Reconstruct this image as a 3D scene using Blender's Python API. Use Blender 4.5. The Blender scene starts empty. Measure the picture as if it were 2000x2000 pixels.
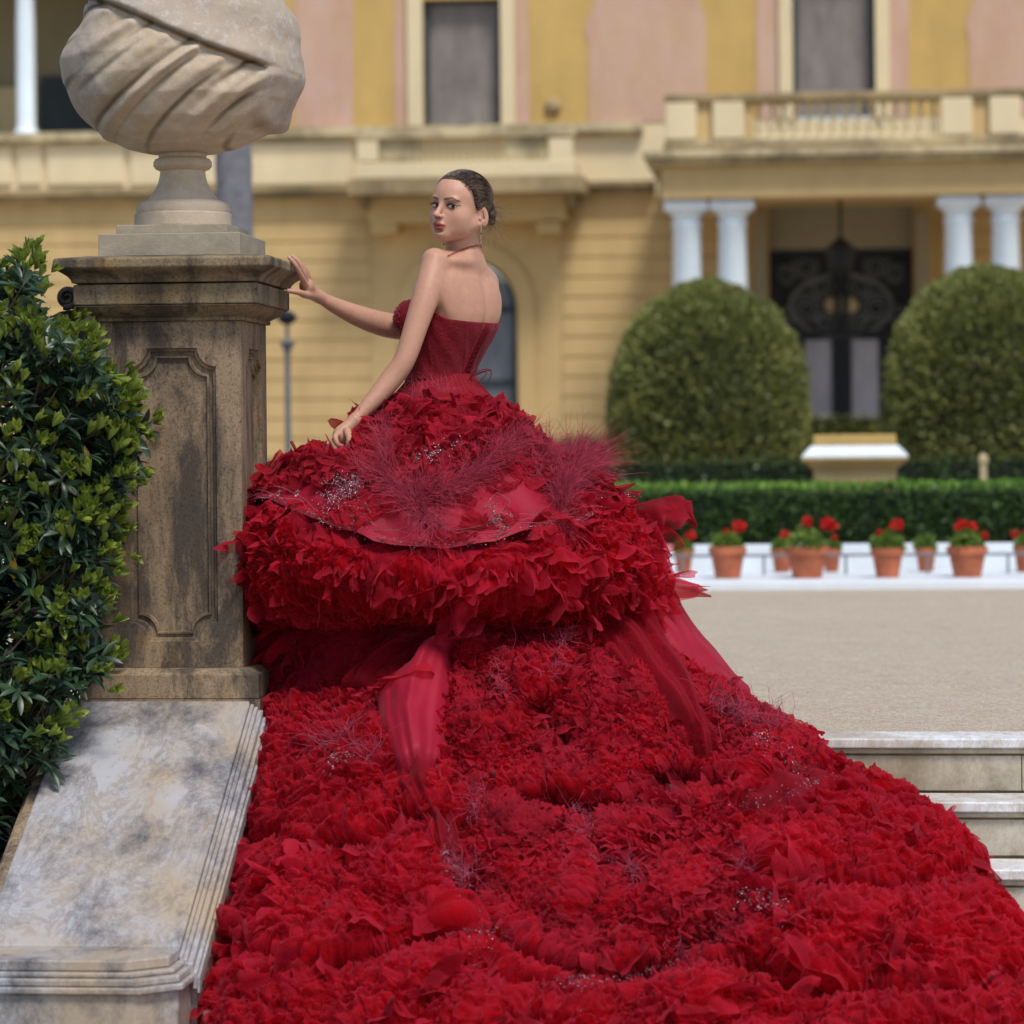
import bpy, math, random
import numpy as np
from mathutils import Vector, Matrix, noise as mnoise
rnd = random.Random(7)
nrng = np.random.default_rng(11)
SC = bpy.context.scene
COL = SC.collection
R_ = math.radians
# ------------------------------------------------------------------ camera, sky, sun, exposure
FPX, ROLL, CAMZ = 6390.0, 0.009, 0.88
cam_d = bpy.data.cameras.new('camera'); cam = bpy.data.objects.new('camera', cam_d); COL.objects.link(cam); SC.camera = cam
cam_d.sensor_width = 36; cam_d.sensor_fit = 'HORIZONTAL'; cam_d.lens = FPX / 2000 * 36
cam_d.shift_y = -(1000 - 880) / 2000.0
cam_d.clip_end = 3000; cam_d.clip_start = 0.1
cr, sr = math.cos(ROLL), math.sin(ROLL)
cam.matrix_world = Matrix(((cr, sr, 0, 0), (0, 0, -1, 0), (-sr, cr, 0, CAMZ), (0, 0, 0, 1)))
cam_d.dof.use_dof = True; cam_d.dof.focus_distance = 10.15; cam_d.dof.aperture_fstop = 3.1
w = bpy.data.worlds.new('World'); SC.world = w; w.use_nodes = True
wn = w.node_tree.nodes; wl = w.node_tree.links
sky = wn.new('ShaderNodeTexSky'); sky.sky_type = 'NISHITA'; sky.sun_disc = False
SUN_EL, SUN_AZ = R_(58), R_(26)      # azimuth: from behind the camera, turned to the right
sky.sun_elevation = SUN_EL; sky.sun_rotation = R_(180) - SUN_AZ
sky.air_density = 1.0; sky.dust_density = 1.5; sky.ozone_density = 1.6
wn['Background'].inputs[1].default_value = 0.10
wl.new(sky.outputs[0], wn['Background'].inputs[0])
sun_d = bpy.data.lights.new('sun', 'SUN'); sun = bpy.data.objects.new('sun', sun_d); COL.objects.link(sun)
sun_d.energy = 1.9; sun_d.angle = R_(14); sun_d.color = (1.0, 0.95, 0.88)
sdir = Vector((math.sin(SUN_AZ) * math.cos(SUN_EL), -math.cos(SUN_AZ) * math.cos(SUN_EL), math.sin(SUN_EL)))
sun.rotation_euler = sdir.to_track_quat('Z', 'Y').to_euler()
SC.view_settings.view_transform = 'Standard'; SC.view_settings.look = 'None'
SC.view_settings.gamma = 1.0; SC.view_settings.exposure = 0.62; SC.view_settings.use_curve_mapping = False
SC.render.engine = 'CYCLES'
SC.cycles.transparent_max_bounces = 12; SC.cycles.max_bounces = 8; SC.cycles.diffuse_bounces = 4; SC.cycles.transmission_bounces = 4
# ------------------------------------------------------------------ helpers
def ray(px, py):
    x = px - 1000; y = py - 880
    return np.array([(x - y * ROLL) / FPX, 1.0, -(y + x * ROLL) / FPX])
CAMP = np.array([0, 0, CAMZ])
def at(px, py, Y):                       # world point seen at that place of the photo, Y metres away
    return CAMP + ray(px, py) * Y
def onz(px, py, z):
    r = ray(px, py); return CAMP + r * ((z - CAMZ) / r[2])
class Frame:                             # a rotated local frame (x to the right, y away, z up)
    def __init__(s, O, deg):
        t = R_(deg); s.O = np.array(O, float); s.rz = -t
        s.ex = np.array([math.cos(t), -math.sin(t), 0]); s.ey = np.array([math.sin(t), math.cos(t), 0])
    def p(s, px, py, ly=0.0):            # -> local (x, z) of the ray's hit on the plane local y = ly
        r = ray(px, py); k = (ly - (CAMP - s.O) @ s.ey) / (r @ s.ey); q = CAMP + r * k - s.O
        return float(q @ s.ex), float(q[2])
    def x(s, px, ly=0.0, py=880): return s.p(px, py, ly)[0]
    def z(s, py, ly=0.0, px=1000): return s.p(px, py, ly)[1]
    def w(s, x, y, z): return s.O + s.ex * x + s.ey * y + np.array([0, 0, z])
def srgb(r, g, b):
    f = lambda c: (c / 255 / 12.92) if c <= 10 else ((c / 255 + 0.055) / 1.055) ** 2.4
    return (f(r), f(g), f(b), 1)
class NT:
    def __init__(s, name):
        s.m = bpy.data.materials.new(name); s.m.use_nodes = True
        s.n = s.m.node_tree.nodes; s.l = s.m.node_tree.links
        s.b = s.n['Principled BSDF']; s.out = s.n['Material Output']
        s.tc = s.n.new('ShaderNodeTexCoord')
    def new(s, t, **k):
        o = s.n.new(t)
        for a, v in k.items(): setattr(o, a, v)
        return o
    def mapv(s, scale=(1, 1, 1), rot=(0, 0, 0), src='Object'):
        m = s.new('ShaderNodeMapping'); m.inputs['Scale'].default_value = scale; m.inputs['Rotation'].default_value = rot
        s.l.new(s.tc.outputs[src], m.inputs[0]); return m.outputs[0]
    def noise(s, scale, detail=5, rough=0.6, vec=None, dist=0.0):
        n = s.new('ShaderNodeTexNoise'); n.inputs['Scale'].default_value = scale; n.inputs['Detail'].default_value = detail
        n.inputs['Roughness'].default_value = rough; n.inputs['Distortion'].default_value = dist
        s.l.new(vec if vec else s.tc.outputs['Object'], n.inputs['Vector']); return n.outputs['Fac']
    def ramp(s, fac, stops):
        r = s.new('ShaderNodeValToRGB'); e = r.color_ramp.elements
        while len(e) < len(stops): e.new(0.5)
        for i, (p, c) in enumerate(stops):
            e[i].position = p; e[i].color = c if hasattr(c, '__len__') else (c, c, c, 1)
        s.l.new(fac, r.inputs[0]); return r.outputs[0]
    def mix(s, fac, a, b, mode='MIX'):
        m = s.new('ShaderNodeMix', data_type='RGBA', blend_type=mode)
        for sock, v in ((m.inputs[0], fac), (m.inputs[6], a), (m.inputs[7], b)):
            if hasattr(v, 'is_linked') or hasattr(v, 'links'): s.l.new(v, sock)
            elif hasattr(v, '__len__'): sock.default_value = v
            else: sock.default_value = v
        return m.outputs[2]
    def bump(s, h, strength=0.3, dist=0.01, prev=None):
        b = s.new('ShaderNodeBump'); b.inputs['Strength'].default_value = strength; b.inputs['Distance'].default_value = dist
        s.l.new(h, b.inputs['Height'])
        if prev: s.l.new(prev, b.inputs['Normal'])
        s.l.new(b.outputs[0], s.b.inputs['Normal']); return b.outputs[0]
    def done(s, col=None, rough=0.8, spec=0.3):
        if col is not None:
            if hasattr(col, 'links'): s.l.new(col, s.b.inputs['Base Color'])
            else: s.b.inputs['Base Color'].default_value = col
        s.b.inputs['Roughness'].default_value = rough; s.b.inputs['Specular IOR Level'].default_value = spec
        return s.m
def plain(name, c, var=0.25, scale=6, rough=0.8, bump=0.2, fine=60, dist=0.004):
    t = NT(name); n = t.noise(scale, 6, 0.65)
    d = tuple(x * (1 - var) for x in c[:3]) + (1,); e = tuple(min(1, x * (1 + var)) for x in c[:3]) + (1,)
    col = t.ramp(n, [(0.3, d), (0.7, e)])
    if bump: t.bump(t.noise(fine, 4, 0.7), bump, dist)
    return t.done(col, rough)
class MB:
    def __init__(s): s.v = []; s.f = []; s.mi = []; s.cm = 0
    def add(s, v, f):
        o = len(s.v); s.v += [tuple(map(float, q)) for q in v]; s.f += [tuple(i + o for i in q) for q in f]; s.mi += [s.cm] * len(f)
    def box(s, x0, x1, y0, y1, z0, z1):
        if x1 < x0: x0, x1 = x1, x0
        if y1 < y0: y0, y1 = y1, y0
        if z1 < z0: z0, z1 = z1, z0
        s.add([(x0, y0, z0), (x1, y0, z0), (x1, y1, z0), (x0, y1, z0), (x0, y0, z1), (x1, y0, z1), (x1, y1, z1), (x0, y1, z1)],
              [(3, 2, 1, 0), (4, 5, 6, 7), (0, 1, 5, 4), (1, 2, 6, 5), (2, 3, 7, 6), (3, 0, 4, 7)]); return s
    def rects(s, cx, cy, hx, hy, prof, cut=0):     # stacked rectangles: prof = [(offset, z), ...]
        v = []; 
        for o, z in prof:
            a, b = hx + o, hy + o; v += [(cx - a, cy - b, z), (cx + a, cy - b, z), (cx + a, cy + b, z), (cx - a, cy + b, z)]
        f = [(3, 2, 1, 0)]
        for k in range(len(prof) - 1):
            for i in range(4): j = (i + 1) % 4; f.append((4 * k + i, 4 * k + j, 4 * k + 4 + j, 4 * k + 4 + i))
        n = 4 * (len(prof) - 1); f.append((n, n + 1, n + 2, n + 3)); s.add(v, f); return s
    def lathe(s, cx, cy, prof, n=48):              # prof = [(r, z), ...] from the bottom up
        v = []
        for r, z in prof:
            for i in range(n): a = 2 * math.pi * i / n; v.append((cx + r * math.cos(a), cy + r * math.sin(a), z))
        f = [tuple(range(n - 1, -1, -1))]
        for k in range(len(prof) - 1):
            for i in range(n): j = (i + 1) % n; f.append((k * n + i, k * n + j, k * n + n + j, k * n + n + i))
        o = (len(prof) - 1) * n; f.append(tuple(range(o, o + n))); s.add(v, f); return s
    def prism(s, pts, y0, y1):                     # outline in x,z pushed from y0 to y1 (y0 nearer)
        n = len(pts); v = [(x, y0, z) for x, z in pts] + [(x, y1, z) for x, z in pts]
        a = sum(pts[i][0] * pts[(i + 1) % n][1] - pts[(i + 1) % n][0] * pts[i][1] for i in range(n))
        f = [tuple(range(n)), tuple(range(2 * n - 1, n - 1, -1))]
        for i in range(n): j = (i + 1) % n; f.append((i, i + n, j + n, j))
        if a < 0: f = [tuple(reversed(q)) for q in f]
        s.add(v, f); return s
    def tube(s, pts, rad, n=8):
        pts = [np.array(p, float) for p in pts]; m = len(pts)
        if not hasattr(rad, '__len__'): rad = [rad] * m
        v = []; up = np.array([0.13, 0.37, 0.92])
        for i, p in enumerate(pts):
            t = pts[min(i + 1, m - 1)] - pts[max(i - 1, 0)]; t /= (np.linalg.norm(t) + 1e-9)
            a = np.cross(t, up); la = np.linalg.norm(a)
            if la < 1e-3: a = np.cross(t, [1, 0, 0]); la = np.linalg.norm(a)
            a /= la; b = np.cross(t, a)
            for k in range(n): q = 2 * math.pi * k / n; v.append(p + rad[i] * (math.cos(q) * a + math.sin(q) * b))
        f = [tuple(range(n))]
        for i in range(m - 1):
            for k in range(n): j = (k + 1) % n; f.append((i * n + j, i * n + k, i * n + n + k, i * n + n + j))
        f.append(tuple(range(m * n - 1, (m - 1) * n - 1, -1))); s.add(v, f); return s
    def ball(s, c, r, nu=16, nv=10, rot=None):
        if not hasattr(r, '__len__'): r = (r, r, r)
        v = []; 
        for j in range(nv + 1):
            t = math.pi * j / nv
            for i in range(nu):
                a = 2 * math.pi * i / nu; q = np.array([r[0] * math.sin(t) * math.cos(a), r[1] * math.sin(t) * math.sin(a), r[2] * math.cos(t)])
                if rot is not None: q = rot @ q
                v.append(q + np.array(c))
        f = []
        for j in range(nv):
            for i in range(nu): k = (i + 1) % nu; f.append((j * nu + i, j * nu + nu + i, j * nu + nu + k, j * nu + k))
        s.add(v, f); return s
    def build(s, name, mat, parent=None, smooth=False, bevel=0, seg=2, kind=None):
        me = bpy.data.meshes.new(name); me.from_pydata(s.v, [], s.f)
        for m in (mat if isinstance(mat, (list, tuple)) else [mat]): me.materials.append(m)
        if isinstance(mat, (list, tuple)): me.polygons.foreach_set('material_index', s.mi)
        return link(name, me, parent, smooth, bevel, seg, kind)
def link(name, me, parent=None, smooth=False, bevel=0, seg=2, kind=None):
    o = bpy.data.objects.new(name, me); COL.objects.link(o)
    if parent: o.parent = parent
    if smooth is True: me.shade_smooth()
    elif smooth: 
        me.shade_smooth(); me.set_sharp_from_angle(angle=R_(smooth))
    if bevel:
        b = o.modifiers.new('bevel', 'BEVEL'); b.width = bevel; b.segments = seg; b.limit_method = 'ANGLE'; b.angle_limit = R_(35)
    if kind: o['kind'] = kind
    return o
def npmesh(name, V, Fq, mat, parent=None, smooth=True, kind=None, colors=None, tri=False):
    me = bpy.data.meshes.new(name); k = 3 if tri else 4
    V = np.ascontiguousarray(V, np.float32); Fq = np.ascontiguousarray(Fq, np.int32)
    me.vertices.add(len(V)); me.vertices.foreach_set('co', V.ravel())
    me.loops.add(Fq.size); me.loops.foreach_set('vertex_index', Fq.ravel())
    me.polygons.add(len(Fq)); me.polygons.foreach_set('loop_start', np.arange(0, Fq.size, k, dtype=np.int32))
    me.polygons.foreach_set('loop_total', np.full(len(Fq), k, np.int32))
    me.update(calc_edges=True); me.validate()
    if colors is not None:
        ca = me.color_attributes.new('tint', 'FLOAT_COLOR', 'POINT'); ca.data.foreach_set('color', np.ascontiguousarray(colors, np.float32).ravel())
    me.materials.append(mat)
    return link(name, me, parent, smooth, kind=kind)
def empty(name, loc=(0, 0, 0), rz=0, label=None, cat=None, group=None):
    o = bpy.data.objects.new(name, None); COL.objects.link(o); o.location = tuple(float(q) for q in loc); o.rotation_euler = (0, 0, rz)
    if label: o['label'] = label; o['category'] = cat
    if group: o['group'] = group
    return o
def tag(o, label, cat, group=None, kind=None):
    o['label'] = label; o['category'] = cat
    if group: o['group'] = group
    if kind: o['kind'] = kind
    return o
def fbm(P, scale, oct=4):                 # cheap vectorised value noise: sum of rotated sines
    P = np.asarray(P, float) * scale; out = np.zeros(P.shape[0]); amp = 1.0; g = np.random.default_rng(5)
    for o in range(oct):
        for k in range(4):
            d = g.normal(size=3); d /= np.linalg.norm(d); ph = g.uniform(0, 6.28)
            out += amp * np.sin(P @ d * (2 ** o) * 2.1 + ph + 1.3 * np.sin(P @ g.normal(size=3) * (2 ** o) * 0.7)) * 0.35
        amp *= 0.55
    return out

_pt = np.random.default_rng(99).permutation(256); _pt = np.concatenate([_pt, _pt, _pt]); _gr = np.random.default_rng(98).normal(size=(256, 3)); _gr /= np.linalg.norm(_gr, axis=1, keepdims=True)
def perlin(P):
    P = np.asarray(P, float); i = np.floor(P).astype(int); f = P - i; i &= 255; u = f * f * f * (f * (f * 6 - 15) + 10); out = 0
    for a in (0, 1):
        for b in (0, 1):
            for c in (0, 1):
                g_ = _gr[_pt[_pt[_pt[i[:, 0] + a] + i[:, 1] + b] + i[:, 2] + c] & 255]; d = f - np.array([a, b, c]); w_ = (u[:, 0] if a else 1 - u[:, 0]) * (u[:, 1] if b else 1 - u[:, 1]) * (u[:, 2] if c else 1 - u[:, 2]); out = out + w_ * (g_ * d).sum(1)
    return out * 1.6
def ridged(P, sc, oct=3, gain=.5):        # folded-cloth creases: bright ridges where the noise crosses zero
    P = np.asarray(P) * sc; o = 0; a = 1.0
    for k in range(oct): o = o + a * (1 - np.abs(perlin(P + 17.3 * k)) * 2.2); P = P * 1.95; a *= gain
    return o
# ------------------------------------------------------------------ materials of the place
def stucco(name, c, var=0.14):
    t = NT(name); n = t.noise(0.55, 7, 0.7); n2 = t.noise(2.6, 6, 0.6, t.mapv((1, 1, 0.35)))
    d = tuple(x * (1 - var) for x in c[:3]) + (1,); e = tuple(min(1, x * (1 + var)) for x in c[:3]) + (1,)
    col = t.mix(0.5, t.ramp(n, [(0.3, d), (0.7, e)]), t.ramp(n2, [(0.3, d), (0.7, e)]))
    t.bump(t.noise(25, 5, 0.7), 0.3, 0.01); return t.done(col, 0.9, 0.15)
M = {}
M['ochre'] = stucco('ochre_stucco', (0.55, 0.395, 0.185, 1), 0.2)
M['ochre_bright'] = stucco('bright_ochre_stucco', (0.55, 0.37, 0.13, 1), 0.2)
M['cream'] = stucco('cream_stucco', (0.72, 0.60, 0.38, 1), 0.12)
def weathered(name, base, dark_tone, amt=0.5, zs=0.5):
    t = NT(name); n = t.noise(1.3, 8, 0.72, t.mapv((1, 1, zs)))
    col = t.mix(t.ramp(n, [(0.42, 0.0), (0.62, amt)]), base, dark_tone)
    t.bump(t.noise(20, 5, 0.7), 0.4, 0.01); return t.done(col, 0.9, 0.15)
M['cream_dirty'] = weathered('weathered_cream_stone', (0.60, 0.50, 0.30, 1), (0.16, 0.13, 0.075, 1), 0.8)
M['stone_band'] = weathered('weathered_band_stone', (0.40, 0.30, 0.16, 1), (0.15, 0.12, 0.07, 1), 0.8)
def fresco():
    t = NT('pink_fresco'); n = t.noise(1.1, 8, 0.7, t.mapv((1.6, 1, 0.6))); n2 = t.noise(4, 5, 0.6, t.mapv((1.5, 1, 0.3)))
    a = t.ramp(n, [(0.3, (0.46, 0.26, 0.18, 1)), (0.5, (0.55, 0.34, 0.26, 1)), (0.72, (0.62, 0.45, 0.40, 1))])
    b = t.ramp(n2, [(0.35, (0.54, 0.36, 0.22, 1)), (0.7, (0.58, 0.40, 0.36, 1))])
    t.bump(t.noise(25, 5, 0.7), 0.3, 0.01); return t.done(t.mix(t.ramp(t.noise(0.8, 9, .75, t.mapv((1, 1, 1), (0, 0, 1))), [(.45, 0.0), (.62, .35)]), t.mix(0.4, a, b), (0.58, 0.44, 0.24, 1)), 0.9, 0.15)
M['fresco'] = fresco()
M['white_column'] = plain('white_painted_column', (0.74, 0.84, 0.90, 1), 0.05, 2, 0.35, 0.1)
M['white_paint'] = plain('white_paint', (0.70, 0.75, 0.78, 1), 0.10, 2, 0.5, 0.1)
M['dark_wall'] = stucco('olive_grey_plaster', (0.30, 0.27, 0.19, 1))  # even olive-grey plaster for portico and loggia insides
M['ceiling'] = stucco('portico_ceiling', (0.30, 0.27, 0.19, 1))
M['iron'] = plain('black_iron', (0.018, 0.020, 0.026, 1), 0.2, 4, 0.5, 0.1)
M['iron_grey'] = plain('grey_iron', (0.16, 0.17, 0.18, 1), 0.2, 4, 0.5, 0.1)
M['dark_frame'] = plain('dark_window_frame', (0.03, 0.045, 0.055, 1), 0.2, 4, 0.5, 0.1)
def blind(name, a, b, sc=3):
    t = NT(name); n = t.noise(sc, 7, 0.7, t.mapv((2.2, 1, 0.6))); return t.done(t.ramp(n, [(0.3, a), (0.7, b)]), 0.6, 0.4)
M['blind'] = blind('grey_blind_glass', (0.14, 0.125, 0.12, 1), (0.27, 0.24, 0.22, 1))
M['blue_glass'] = blind('blue_grey_glass', (0.10, 0.12, 0.15, 1), (0.24, 0.26, 0.29, 1), 1.6)
M['curtain'] = blind('pale_door_curtain', (0.30, 0.30, 0.36, 1), (0.55, 0.54, 0.60, 1), 2)
M['terracotta'] = plain('terracotta', (0.42, 0.125, 0.06, 1), 0.3, 8, 0.8, 0.2)
M['petal'] = plain('red_petal', (0.62, 0.012, 0.012, 1), 0.25, 30, 0.6, 0)
def leafmat(name, a, b, rough=0.5, trans=0.15, sc=2.0):
    t = NT(name); oi = t.new('ShaderNodeObjectInfo'); g = t.new('ShaderNodeNewGeometry')
    n = t.noise(sc, 6, 0.7); f = t.new('ShaderNodeMath', operation='MULTIPLY_ADD'); t.l.new(g.outputs['Random Per Island'], f.inputs[0])
    f.inputs[1].default_value = 0.45; t.l.new(n, f.inputs[2]); col = t.ramp(f.outputs[0], [(0.4, a), (1.0, b)])
    m = t.done(col, rough, 0.5); tr = t.new('ShaderNodeBsdfTranslucent'); t.l.new(col, tr.inputs[0]); mx = t.new('ShaderNodeMixShader')
    mx.inputs[0].default_value = trans; t.l.new(t.b.outputs[0], mx.inputs[1]); t.l.new(tr.outputs[0], mx.inputs[2]); t.l.new(mx.outputs[0], t.out.inputs[0]); return m
M['topiary'] = leafmat('cypress_leaves', (0.085, 0.11, 0.030, 1), (0.32, 0.33, 0.085, 1))
M['hedge'] = leafmat('box_hedge_leaves', (0.030, 0.070, 0.022, 1), (0.10, 0.18, 0.045, 1))
M['hedge_top'] = leafmat('young_hedge_leaves', (0.12, 0.26, 0.03, 1), (0.26, 0.42, 0.06, 1), 0.5, 0.3)
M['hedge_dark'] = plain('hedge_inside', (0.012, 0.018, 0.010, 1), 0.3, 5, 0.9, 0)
M['geranium'] = leafmat('geranium_leaves', (0.08, 0.16, 0.02, 1), (0.22, 0.32, 0.05, 1), 0.6, 0.3)
M['bark'] = plain('grey_bark', (0.17, 0.165, 0.18, 1), 0.35, 7, 0.9, 0.6, 20, 0.02)
def gravel():
    t = NT('sandy_gravel'); v = t.mapv((1, 1, 1)); n = t.noise(0.9, 8, 0.75); s = t.noise(7, 8, 0.8)
    vo = t.new('ShaderNodeTexVoronoi'); vo.inputs['Scale'].default_value = 140; t.l.new(v, vo.inputs['Vector'])
    n2 = t.noise(160, 3, 0.7); n3 = t.noise(48, 5, 0.85)
    c = t.mix(0.5, t.ramp(n, [(0.3, (0.52, 0.43, 0.32, 1)), (0.7, (0.70, 0.61, 0.48, 1))]), t.ramp(s, [(0.32, (0.46, 0.37, 0.27, 1)), (0.66, (0.74, 0.65, 0.52, 1))]))
    c = t.mix(t.ramp(n2, [(0.35, 0.55), (0.6, 0.0)]), c, (0.30, 0.22, 0.16, 1))
    c = t.mix(t.ramp(n3, [(0.38, 0.75), (0.52, 0.0)]), c, (0.30, 0.235, 0.18, 1)); c = t.mix(t.ramp(n3, [(0.58, 0.0), (0.70, 0.7)]), c, (0.78, 0.72, 0.64, 1)); c = t.mix(0.25, c, vo.outputs['Color'], 'SOFT_LIGHT')
    b = t.bump(vo.outputs['Distance'], 0.8, 0.006); t.bump(t.noise(60, 5, 0.8), 0.6, 0.008, b); return t.done(c, 0.95, 0.15)
M['gravel'] = gravel()
def marble(name, base=(0.62, 0.57, 0.50, 1), vein=(0.30, 0.22, 0.16, 1), dark=(0.16, 0.15, 0.16, 1), rough=0.32, damt=0.9, rot=0.5, wet=True):
    t = NT(name); v = t.mapv((1.0, 1.0, 1.0), (0, 0, rot))
    wv = t.noise(2.6, 12, 0.75, t.mapv((2.2, 1.0, 1.2), (0, 0, rot)), 0.5)
    veins = t.ramp(wv, [(0.44, 0.0), (0.49, 0.6), (0.53, 0.0), (0.585, 0.5), (0.62, 0.0)])
    c = t.mix(veins, base, vein)
    c = t.mix(t.ramp(t.noise(2.1, 7, 0.6), [(0.44, 0.0), (0.62, 0.85)]), c, (0.40, 0.31, 0.21, 1))
    dn = t.noise(3.1, 10, 0.78, t.mapv((1.3, 0.8, 1)))
    c = t.mix(t.ramp(dn, [(0.47, 0.0), (0.64, damt)]), c, dark)
    sp = t.noise(42, 5, 0.8); c = t.mix(t.ramp(sp, [(0.60, 0.0), (0.72, 0.55)]), c, (0.20, 0.15, 0.11, 1))
    b = t.bump(dn, 0.35, 0.01); t.bump(t.noise(55, 6, 0.8), 0.3, 0.003, b)
    m = t.done(c, rough, 0.55); t.l.new(t.ramp(dn, [(0.4, rough), (0.7, 0.8)]), t.b.inputs['Roughness']); return m
M['marble'] = marble('weathered_marble', (0.42, 0.42, 0.44, 1), (0.20, 0.155, 0.12, 1), (0.08, 0.078, 0.088, 1), 0.28, .95)
M['step_marble'] = marble('step_marble', (0.76, 0.78, 0.80, 1), (0.46, 0.38, 0.28, 1), (0.27, 0.22, 0.14, 1), 0.42, 0.7, 0.2)
M['riser'] = marble('riser_marble', (0.56, 0.51, 0.42, 1), (0.42, 0.34, 0.24, 1), (0.20, 0.16, 0.09, 1), 0.6, 0.7, 1.2)
M['moss_joint'] = plain('mossy_joint', (0.14, 0.11, 0.045, 1), 0.5, 20, 0.95, 0.5)
def sandstone(name, a, b, dark, damt=0.9, up=True):
    t = NT(name); n = t.noise(2.0, 6, 0.6); c = t.mix(1.0, t.ramp(n, [(0.3, a), (0.68, b)]), (1, 1, 1, 1), 'MULTIPLY')
    dn = t.noise(2.9, 10, 0.75, t.mapv((1.7, 1.7, 0.5)), 0.5)
    c = t.mix(t.ramp(dn, [(0.44, 0.0), (0.57, damt)]), c, dark)
    og = t.noise(3.7, 7, 0.65, t.mapv((1, 1, 1), (1, 2, 0.5))); c = t.mix(t.ramp(og, [(0.56, 0.0), (0.70, 0.55)]), c, (0.34, 0.20, 0.07, 1))
    gr = t.noise(130, 4, 0.8); c = t.mix(t.ramp(gr, [(0.5, 0.0), (0.68, 0.75)]), c, tuple(x * 0.5 for x in dark[:3]) + (1,))
    vo = t.new('ShaderNodeTexVoronoi', feature='DISTANCE_TO_EDGE'); vo.inputs['Scale'].default_value = 2.2
    wn_ = t.new('ShaderNodeTexNoise'); wn_.inputs['Scale'].default_value = 4; t.l.new(t.tc.outputs['Object'], wn_.inputs['Vector'])
    ad = t.mix(0.35, t.tc.outputs['Object'], wn_.outputs['Color'], 'ADD'); t.l.new(ad, vo.inputs['Vector'])
    cr_ = t.mix(1.0, t.ramp(vo.outputs['Distance'], [(0.0, 0.7), (0.005, 0.0)]), t.ramp(t.noise(1.7, 3, .5), [(0.52, 0.0), (0.60, 1.0)]), 'MULTIPLY'); c = t.mix(cr_, c, (0.03, 0.022, 0.015, 1))
    b = t.bump(gr, 0.5, 0.004); t.bump(dn, 0.3, 0.01, b); return t.done(c, 0.92, 0.12)
M['sandstone'] = sandstone('pillar_sandstone', (0.25, 0.18, 0.115, 1), (0.37, 0.27, 0.17, 1), (0.052, 0.045, 0.042, 1), 0.85)
M['sandstone_cap'] = sandstone('cap_sandstone', (0.21, 0.16, 0.095, 1), (0.30, 0.23, 0.14, 1), (0.055, 0.046, 0.038, 1), 0.85)
M['plinth'] = plain('sawn_limestone', (0.33, 0.28, 0.21, 1), 0.2, 9, 0.9, 0.6, 70, 0.004)
def urnstone():
    t = NT('urn_limestone'); n = t.noise(5, 8, 0.7); g = t.new('ShaderNodeNewGeometry'); sx = t.new('ShaderNodeSeparateXYZ'); t.l.new(g.outputs['Normal'], sx.inputs[0])
    c = t.ramp(n, [(0.3, (0.43, 0.33, 0.22, 1)), (0.7, (0.60, 0.49, 0.36, 1))])
    # grey lichen crust keeps to the parts the rain reaches: a band round the upper cloth
    cr = t.noise(7, 10, 0.8); z = t.new('ShaderNodeSeparateXYZ'); t.l.new(t.tc.outputs['Object'], z.inputs[0])
    at_ = t.new('ShaderNodeAttribute', attribute_name='tint'); rgb = t.new('ShaderNodeSeparateColor'); t.l.new(at_.outputs['Color'], rgb.inputs[0])
    crm = t.mix(1.0, rgb.outputs[0], t.ramp(cr, [(0.35, 0.35), (0.65, 1.0)]), 'MULTIPLY')
    c = t.mix(crm, c, (0.33, 0.28, 0.235, 1))
    c = t.mix(t.ramp(t.noise(28, 8, 0.8), [(0.5, 0.0), (0.68, 0.6)]), c, (0.62, 0.58, 0.52, 1))
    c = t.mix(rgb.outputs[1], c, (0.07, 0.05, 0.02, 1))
    b = t.bump(t.noise(36, 7, 0.8), 0.45, 0.006); t.bump(t.noise(120, 4, 0.8), 0.35, 0.003, b); return t.done(c, 0.75, 0.25)
M['urn'] = urnstone()
M['soil'] = plain('dark_soil', (0.035, 0.028, 0.02, 1), 0.4, 8, 0.95, 0.6, 30, 0.02)
# ------------------------------------------------------------------ frames
S = Frame(onz(1800, 1443, 0), 6.0)            # the stairs and their balustrade
B = Frame(np.array([0, 40.0, 0]), 5.3)        # the palace front
G = Frame(onz(1700, 1150, 0), 5.3)            # the kerb with the pots
Rs, Tr, NST = 0.16, 0.29, 8
def stair_z(ly): return 0.0 if ly >= 0 else -Rs * math.ceil(-ly / Tr - 1e-6)
# ------------------------------------------------------------------ ground
mb = MB(); e = empty('gravel_terrace', S.O, S.rz); e['kind'] = 'structure'
for x0, x1, y0, y1 in ((-1.98, 60, 0.262, 900), (-60, -1.98, 1.2, 900), ):
    mb.box(x0, x1, y0, y1, -1.2, -0.003)
me_ = mb.build('terrace_surface', M['gravel'], e)
bpy.data.objects.remove(e); me_.name = 'gravel_terrace'; me_.location = tuple(S.O); me_.rotation_euler = (0, 0, S.rz); me_['kind'] = 'structure'
mb = MB(); mb.box(-80, 80, -60, 1.0, -1.6, -1.30)
o = mb.build('lower_ground', M['gravel'], None, kind='structure'); o.location = tuple(S.O); o.rotation_euler = (0, 0, S.rz)
mb = MB(); mb.box(-12, -2.62, -6.0, 1.198, -1.6, -0.9)
o = mb.build('planting_bed', M['soil'], None, kind='structure'); o.location = tuple(S.O); o.rotation_euler = (0, 0, S.rz)
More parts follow.
